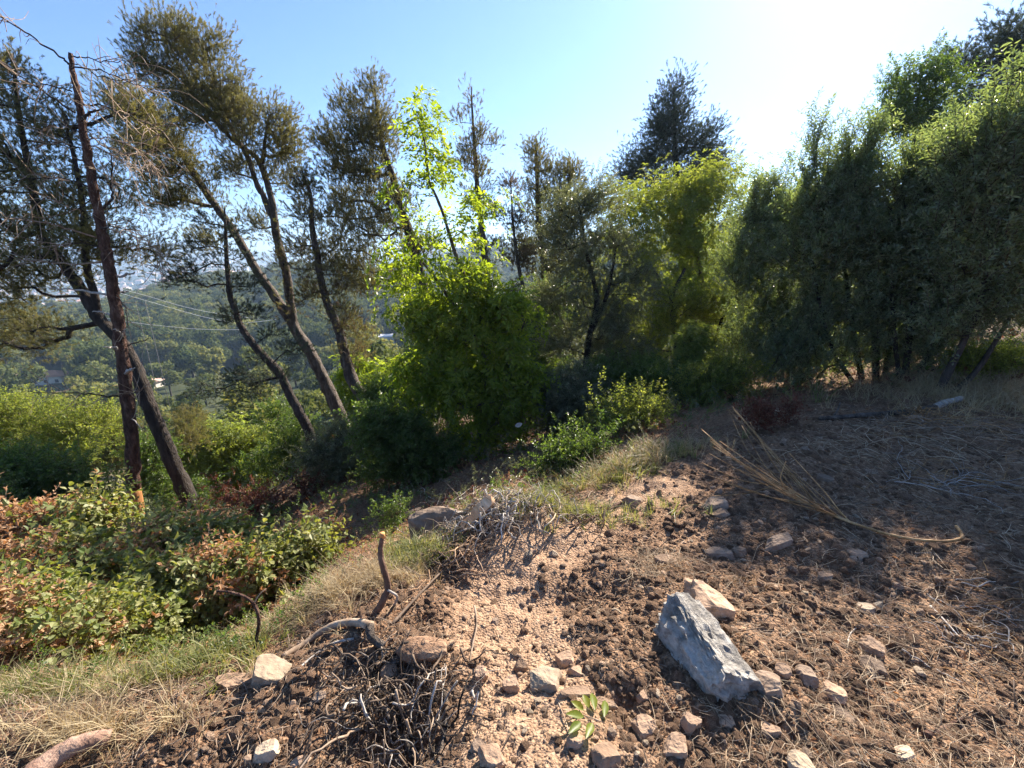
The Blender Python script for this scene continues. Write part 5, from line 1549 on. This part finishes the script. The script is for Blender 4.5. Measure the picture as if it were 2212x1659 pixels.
# green sprig with large leaves
g = G(1270, 1556)
sp = empty('green_sprig', tuple(g), 'cut sprig of large deep green leaves lying on the soil', 'sprig')
LS = [((1262, 1535), (1240, 1518), 44), ((1272, 1530), (1262, 1505), 42), ((1285, 1535), (1280, 1500), 44), ((1255, 1560), (1235, 1577), 40), ((1280, 1562), (1270, 1585), 40), ((1305, 1550), (1308, 1515), 42), ((1262, 1548), (1232, 1542), 36)]
for (bu, tu, ln) in LS:
    b = pxpath([(bu[0], bu[1], .03), (tu[0], tu[1], .045)], 2)
    mb = MB(); d = b[1] - b[0]
    leaf_geo(mb, b[0], d, np.array([.1, -.2, 1.]), np.linalg.norm(d) * 1.25, .028, 0, 1, .25, .1)
    child('leaf', mb.mesh('leaf', MAT['bright']), sp)
limb('stem', sp, [(1300, 1560, .02), (1275, 1550, .03), (1260, 1545, .03)], .0018, .0014, 'twig', 5, n=6)

# pale scrap caught on a twig
g = P(1112, 921, 6.0)
mb = MB(); leaf_geo(mb, np.zeros(3), np.array([1., 0, .35]), np.array([0, -1., .3]), .12, .075, 0, 1, .1, .1)
top('pale_dry_leaf', mb.mesh('pale_dry_leaf', MAT['silver']), 'single pale cream dry leaf caught in front of the dark shrubs', 'leaf', loc=tuple(g))

# ------------------------------------------------------------------ the far side of the valley
def far_tree_mesh(k, h=8.0, w=7.0, n=2300, leaf=.42, lobes=16, conic=False):
    r = np.random.default_rng(700 + k); mb = MB()
    tube(mb, [(0, 0, -2), (r.normal(0, .2), 0, h * .35), (r.normal(0, .4), 0, h * .7)], [.22, .17, .08], 5, 1)
    C = []
    for i in range(lobes):
        if conic:
            z = r.uniform(.05, 1); rad = (1 - z) * w * .5 * r.random() ** .5 + .05
            th = r.random() * 2 * pi; C.append((np.array([cos(th) * rad * .6, sin(th) * rad * .6, h * z]), (1 - z) * w * .22 + w * .08))
        else:
            th = r.random() * 2 * pi; rad = w * .34 * r.random() ** .5; z = h * r.uniform(.35, .88)
            C.append((np.array([cos(th) * rad, sin(th) * rad, z]), w * r.uniform(.11, .2)))
    per = n // lobes
    for c, s in C:
        d = r.normal(0, 1, (per, 3)); d /= np.linalg.norm(d, axis=1)[:, None]
        p = c + d * s * r.uniform(.55, 1.12, (per, 1)) * np.array([1, 1, .8])
        t1 = np.cross(d, r.normal(0, 1, (per, 3))); t1 /= np.linalg.norm(t1, axis=1)[:, None]
        t2 = np.cross(d, t1) + d * r.normal(0, .5, (per, 1))
        sz = leaf * r.uniform(.5, 1.2, (per, 1))
        v = np.stack([p - t1 * sz / 2, p + t1 * sz / 2, p + t2 * sz + np.array([0, 0, .1])], 1).reshape(-1, 3)
        mb.add(v, np.arange(per * 3).reshape(-1, 3), None, 0)
    return mb.mesh('valley_tree_%d' % k, [MAT['far'], MAT['bark_dark']], False)


FT = [far_tree_mesh(k) for k in range(5)] + [far_tree_mesh(5, 10, 5, 2000, .4, 16), far_tree_mesh(6, 5.5, 6.5, 1800, .36, 12)]
CYP = far_tree_mesh(9, 12, 2.2, 1500, .35, 18, True)


def cone_pts(n, r0, r1, u0, u1, seed):
    r = np.random.default_rng(seed)
    y = np.exp(r.uniform(math.log(r0), math.log(r1), n)); u = r.uniform(u0, u1, n)
    x = (u - 1106) / F * y / .96
    return np.stack([x, y, H(x, y)], -1), u, r


HOUSES = [(540, 800, 168, 15, 7, 3.2, 'low house with a flat pale pink tiled roof among the valley pines', 'roof_pink', 0, .1),
          (302, 800, 150, 11, 7, 3.0, 'small pink-roofed house seen just right of the dead pine trunk', 'roof_pink', 0, -.1),
          (832, 738, 200, 9, 8, 6.0, 'small white two-storey villa on the far hillside, left of the bright green tree', 'roof_white', 1, .2),
          (110, 812, 165, 10, 7, 3.2, 'low orange-roofed house at far left behind the pines', 'roof_orange', 0, .3)]
HP = [P(u, v, Y) for u, v, Y, *_ in HOUSES]
pts, uu, r = cone_pts(2600, 26, 300, -150, 1330, 88)
grp = 'pines and bushy trees filling the valley'
kept = []
labs = ['round-crowned green tree among the massed trees of the valley', 'narrow-crowned green tree among the massed trees of the valley', 'low bushy tree among the massed trees of the valley']
for q, u in zip(pts, uu):
    if len(kept) >= 290:
        break
    if any(abs(u - h[0]) < 62 and h[2] * .74 < q[1] < h[2] * 1.13 for h in HOUSES):
        continue
    if q[1] < 40 and 330 < u < 700 and r.random() < .5:
        continue
    mind = 4.5 + q[1] * .034
    if any(abs(q[0] - k_[0]) < mind and abs(q[1] - k_[1]) < mind * 1.4 for k_ in kept):
        continue
    kept.append(q)
    i = int(r.integers(0, 7))
    o = top('valley_tree', FT[i], labs[0 if i < 5 else (1 if i == 5 else 2)], 'tree', grp, None, tuple(q))
    s = r.uniform(1.05, 2.0) * (.3 + .7 * min(1.25, q[1] / 110)); o.scale = (s, s, s * r.uniform(.85, 1.2)); o.rotation_euler = (0, 0, r.uniform(0, 6.28))
pts, uu, r = cone_pts(7000, 170, 900, -200, 1700, 89)
f = fbm(pts[:, 0] / 45, pts[:, 1] / 45, 5, 2)
ok = (f > -.42)
for h in HOUSES:
    ok &= ~((np.abs(uu - h[0]) < 60) & (pts[:, 1] > h[2] * .78) & (pts[:, 1] < h[2] * 1.15))
pts, uu = pts[ok], uu[ok]
n = len(pts)
o = scatter_mesh('distant_woodland', FT, pts, np.stack([np.zeros(n), np.zeros(n), r.uniform(0, 6.28, n)], -1), r.uniform(1.1, 2.3, n))
o['label'] = 'distant wooded hillsides across the valley'
for (u, v, Y, lb) in ((372 * .353, 775, 160, 'taller dark cypress spire at the far left behind the pines'), (155, 778, 165, 'shorter dark cypress spire right beside the taller one')):
    g = G(u, v); q = P(u, v, Y); q[2] = float(H(q[0], q[1]))
    top('cypress_tree', CYP, lb, 'tree', 'cypresses in the valley', None, tuple(q))

MAT['roof_pink'] = rough_mat('pale_pink_tiles', [(.45, .3, .24), (.6, .43, .36)], 3, vary=False)
MAT['roof_orange'] = rough_mat('orange_tiles', [(.4, .18, .1), (.55, .28, .17)], 3, vary=False)
MAT['roof_white'] = rough_mat('white_roofing', [(.6, .6, .6), (.75, .74, .72)], 3, vary=False)
MAT['render'] = rough_mat('pale_render', [(.6, .55, .47), (.75, .7, .62)], 2, vary=False)
MAT['dark_window'] = rough_mat('dark_window', [(.03, .035, .04), (.06, .07, .08)], 2, rough=.2, vary=False)
MAT['pool'] = rough_mat('turquoise_water', [(.15, .5, .55), (.25, .6, .65)], 1, rough=.15, vary=False)


def box_geo(mb, c, s, mi=0):
    c = np.array(c); s = np.array(s) / 2
    v = np.array([[x, y, z] for x in (-1, 1) for y in (-1, 1) for z in (-1, 1)]) * s + c
    mb.add(v, None, [(0, 1, 3, 2), (4, 6, 7, 5), (0, 4, 5, 1), (2, 3, 7, 6), (0, 2, 6, 4), (1, 5, 7, 3)], mi)


def house(u, v, Y, W, D, Hh, label, roof, flat, rz):
    q = P(u, v, Y); q[2] = float(H(q[0], q[1])) - .3
    # stand it so that the roof shows where it is seen
    rt = empty('house', tuple(q), label, 'house'); rt.rotation_euler = (0, 0, rz)
    mb = MB(); box_geo(mb, (0, 0, Hh / 2), (W, D, Hh)); link('wall', mb.mesh('wall', MAT['render'], False), rt)
    mb = MB()
    if flat:
        box_geo(mb, (0, 0, Hh + .15), (W + .4, D + .4, .3))
    else:
        o_ = .6; w2, d2, h2 = W / 2 + o_, D / 2 + o_, 1.9
        v_ = [(-w2, -d2, Hh), (w2, -d2, Hh), (w2, d2, Hh), (-w2, d2, Hh), (-w2 + d2, 0, Hh + h2), (w2 - d2, 0, Hh + h2)]
        mb.add(v_, [(0, 4, 3), (1, 2, 5)], [(0, 1, 5, 4), (2, 3, 4, 5), (0, 3, 2, 1)])
    link('roof', mb.mesh('roof', MAT[roof], False), rt)
    for z in ([1.4, 4.4] if Hh > 5 else [1.4]):
        for x in np.linspace(-W / 2 + 1.6, W / 2 - 1.6, 3 if W < 12 else 4):
            mb = MB(); box_geo(mb, (x, -D / 2 - .03, z), (1.1, .1, 1.3)); link('window', mb.mesh('window', MAT['dark_window'], False), rt)
    return rt


for h in HOUSES:
    house(*h)
q = P(800, 745, 194); q[2] = float(H(q[0], q[1])) + .6
mb = MB(); box_geo(mb, (0, 0, 0), (11, 4.5, 1.2), 0); box_geo(mb, (0, 0, .62), (10, 3.6, .08), 1)
top('swimming_pool', mb.mesh('swimming_pool', [MAT['render'], MAT['pool']], False), 'raised turquoise pool terrace left of the white villa', 'pool', loc=tuple(q))

# town on the plain
TH = []
for k in range(6):
    r = np.random.default_rng(k + 60); mb = MB(); Hh = r.uniform(6, 14); W = r.uniform(10, 20)
    box_geo(mb, (0, 0, Hh / 2), (W, 10, Hh), 0)
    v_ = [(-W / 2 - .5, -5.5, Hh), (W / 2 + .5, -5.5, Hh), (W / 2 + .5, 5.5, Hh), (-W / 2 - .5, 5.5, Hh), (-W / 2 + 4, 0, Hh + 2.5), (W / 2 - 4, 0, Hh + 2.5)]
    mb.add(v_, [(0, 4, 3), (1, 2, 5)], [(0, 1, 5, 4), (2, 3, 4, 5)], 1)
    for z in np.arange(2, Hh - 1, 3):
        for x in np.linspace(-W / 2 + 2, W / 2 - 2, 4):
            box_geo(mb, (x, -5.03, z), (1.4, .1, 1.6), 2)
    TH.append(mb.mesh('town_house_%d' % k, [MAT['render'], MAT['roof_orange' if k % 2 else 'roof_pink'], MAT['dark_window']], False))
pts, uu, r = cone_pts(5200, 700, 3200, -500, 800, 90)
f = fbm(pts[:, 0] / 400, pts[:, 1] / 400, 15, 2)
ok = f > -.25
ok &= (r.random(len(ok)) < .33)
pts = pts[ok]; n = len(pts)
o = scatter_mesh('distant_town', TH, pts, np.stack([np.zeros(n), np.zeros(n), r.choice([0, .4, 1.57, -.5], n) + r.normal(0, .1, n)], -1), r.uniform(.7, 1.3, n))
o['label'] = 'hazy pale town spread over the plain beyond the dead pine'
pts, uu, r = cone_pts(5000, 650, 3600, -500, 1000, 91)
pts = pts[fbm(pts[:, 0] / 250, pts[:, 1] / 250, 25, 2) > -.3]; n = len(pts)
scatter_mesh('distant_woodland', FT, pts, np.stack([np.zeros(n), np.zeros(n), r.uniform(0, 6.28, n)], -1), r.uniform(1.2, 2.2, n))

# overhead cables across the valley
MAT['cable'] = rough_mat('bright_cable', [(.5, .5, .48), (.7, .7, .68)], 2, vary=False)
MAT['pole'] = rough_mat('grey_pole', [(.12, .11, .1), (.2, .19, .17)], 2, vary=False)
for k, (pl, lb) in enumerate([
        ([(250, 622), (318, 640), (390, 661), (459, 676), (560, 690)], 'highest of the three thin cables slanting over the wooded valley'),
        ([(240, 628), (330, 654), (448, 687), (530, 697), (600, 690)], 'middle one of the three thin cables over the wooded valley'),
        ([(230, 688), (300, 699), (375, 707), (438, 712), (520, 713)], 'lowest of the three thin cables over the wooded valley')]):
    c = np.array([P(a, b, 70 + k) for a, b in pl]); s = smooth_path(c, 24)
    mb = MB(); tube(mb, s - c[0], .028, 4, 0)
    top('cable', mb.mesh('cable', MAT['cable']), lb, 'cable', 'cables over the valley', None, tuple(c[0]))
for u, vt, lb in ((292, 650, 'left one of two faint slim poles under the cables'), (313, 650, 'right one of two faint slim poles under the cables')):
    t = P(u, vt, 72); gz = float(H(t[0], t[1]))
    mb = MB(); tube(mb, [(0, 0, 0), (0, 0, t[2] - gz)], [.045, .03], 6, 0)
    top('utility_pole', mb.mesh('utility_pole', MAT['pole']), lb, 'pole', 'poles under the cables', None, (t[0], t[1], gz))

# ------------------------------------------------------------------ haze: one closed box of air round everything
m, n_, out = M_new('valley_haze')
pv = n_.nodes.new('ShaderNodeVolumePrincipled')
pv.inputs['Color'].default_value = (.5, .72, 1, 1)
pv.inputs['Density'].default_value = .00032
pv.inputs['Anisotropy'].default_value = .3
n_.links.new(pv.outputs[0], out.inputs['Volume'])
mb = MB(); box_geo(mb, (0, 0, 15), (11000, 11000, 350))
HZ = link('haze', mb.mesh('haze', m, False)); HZ['kind'] = 'stuff'
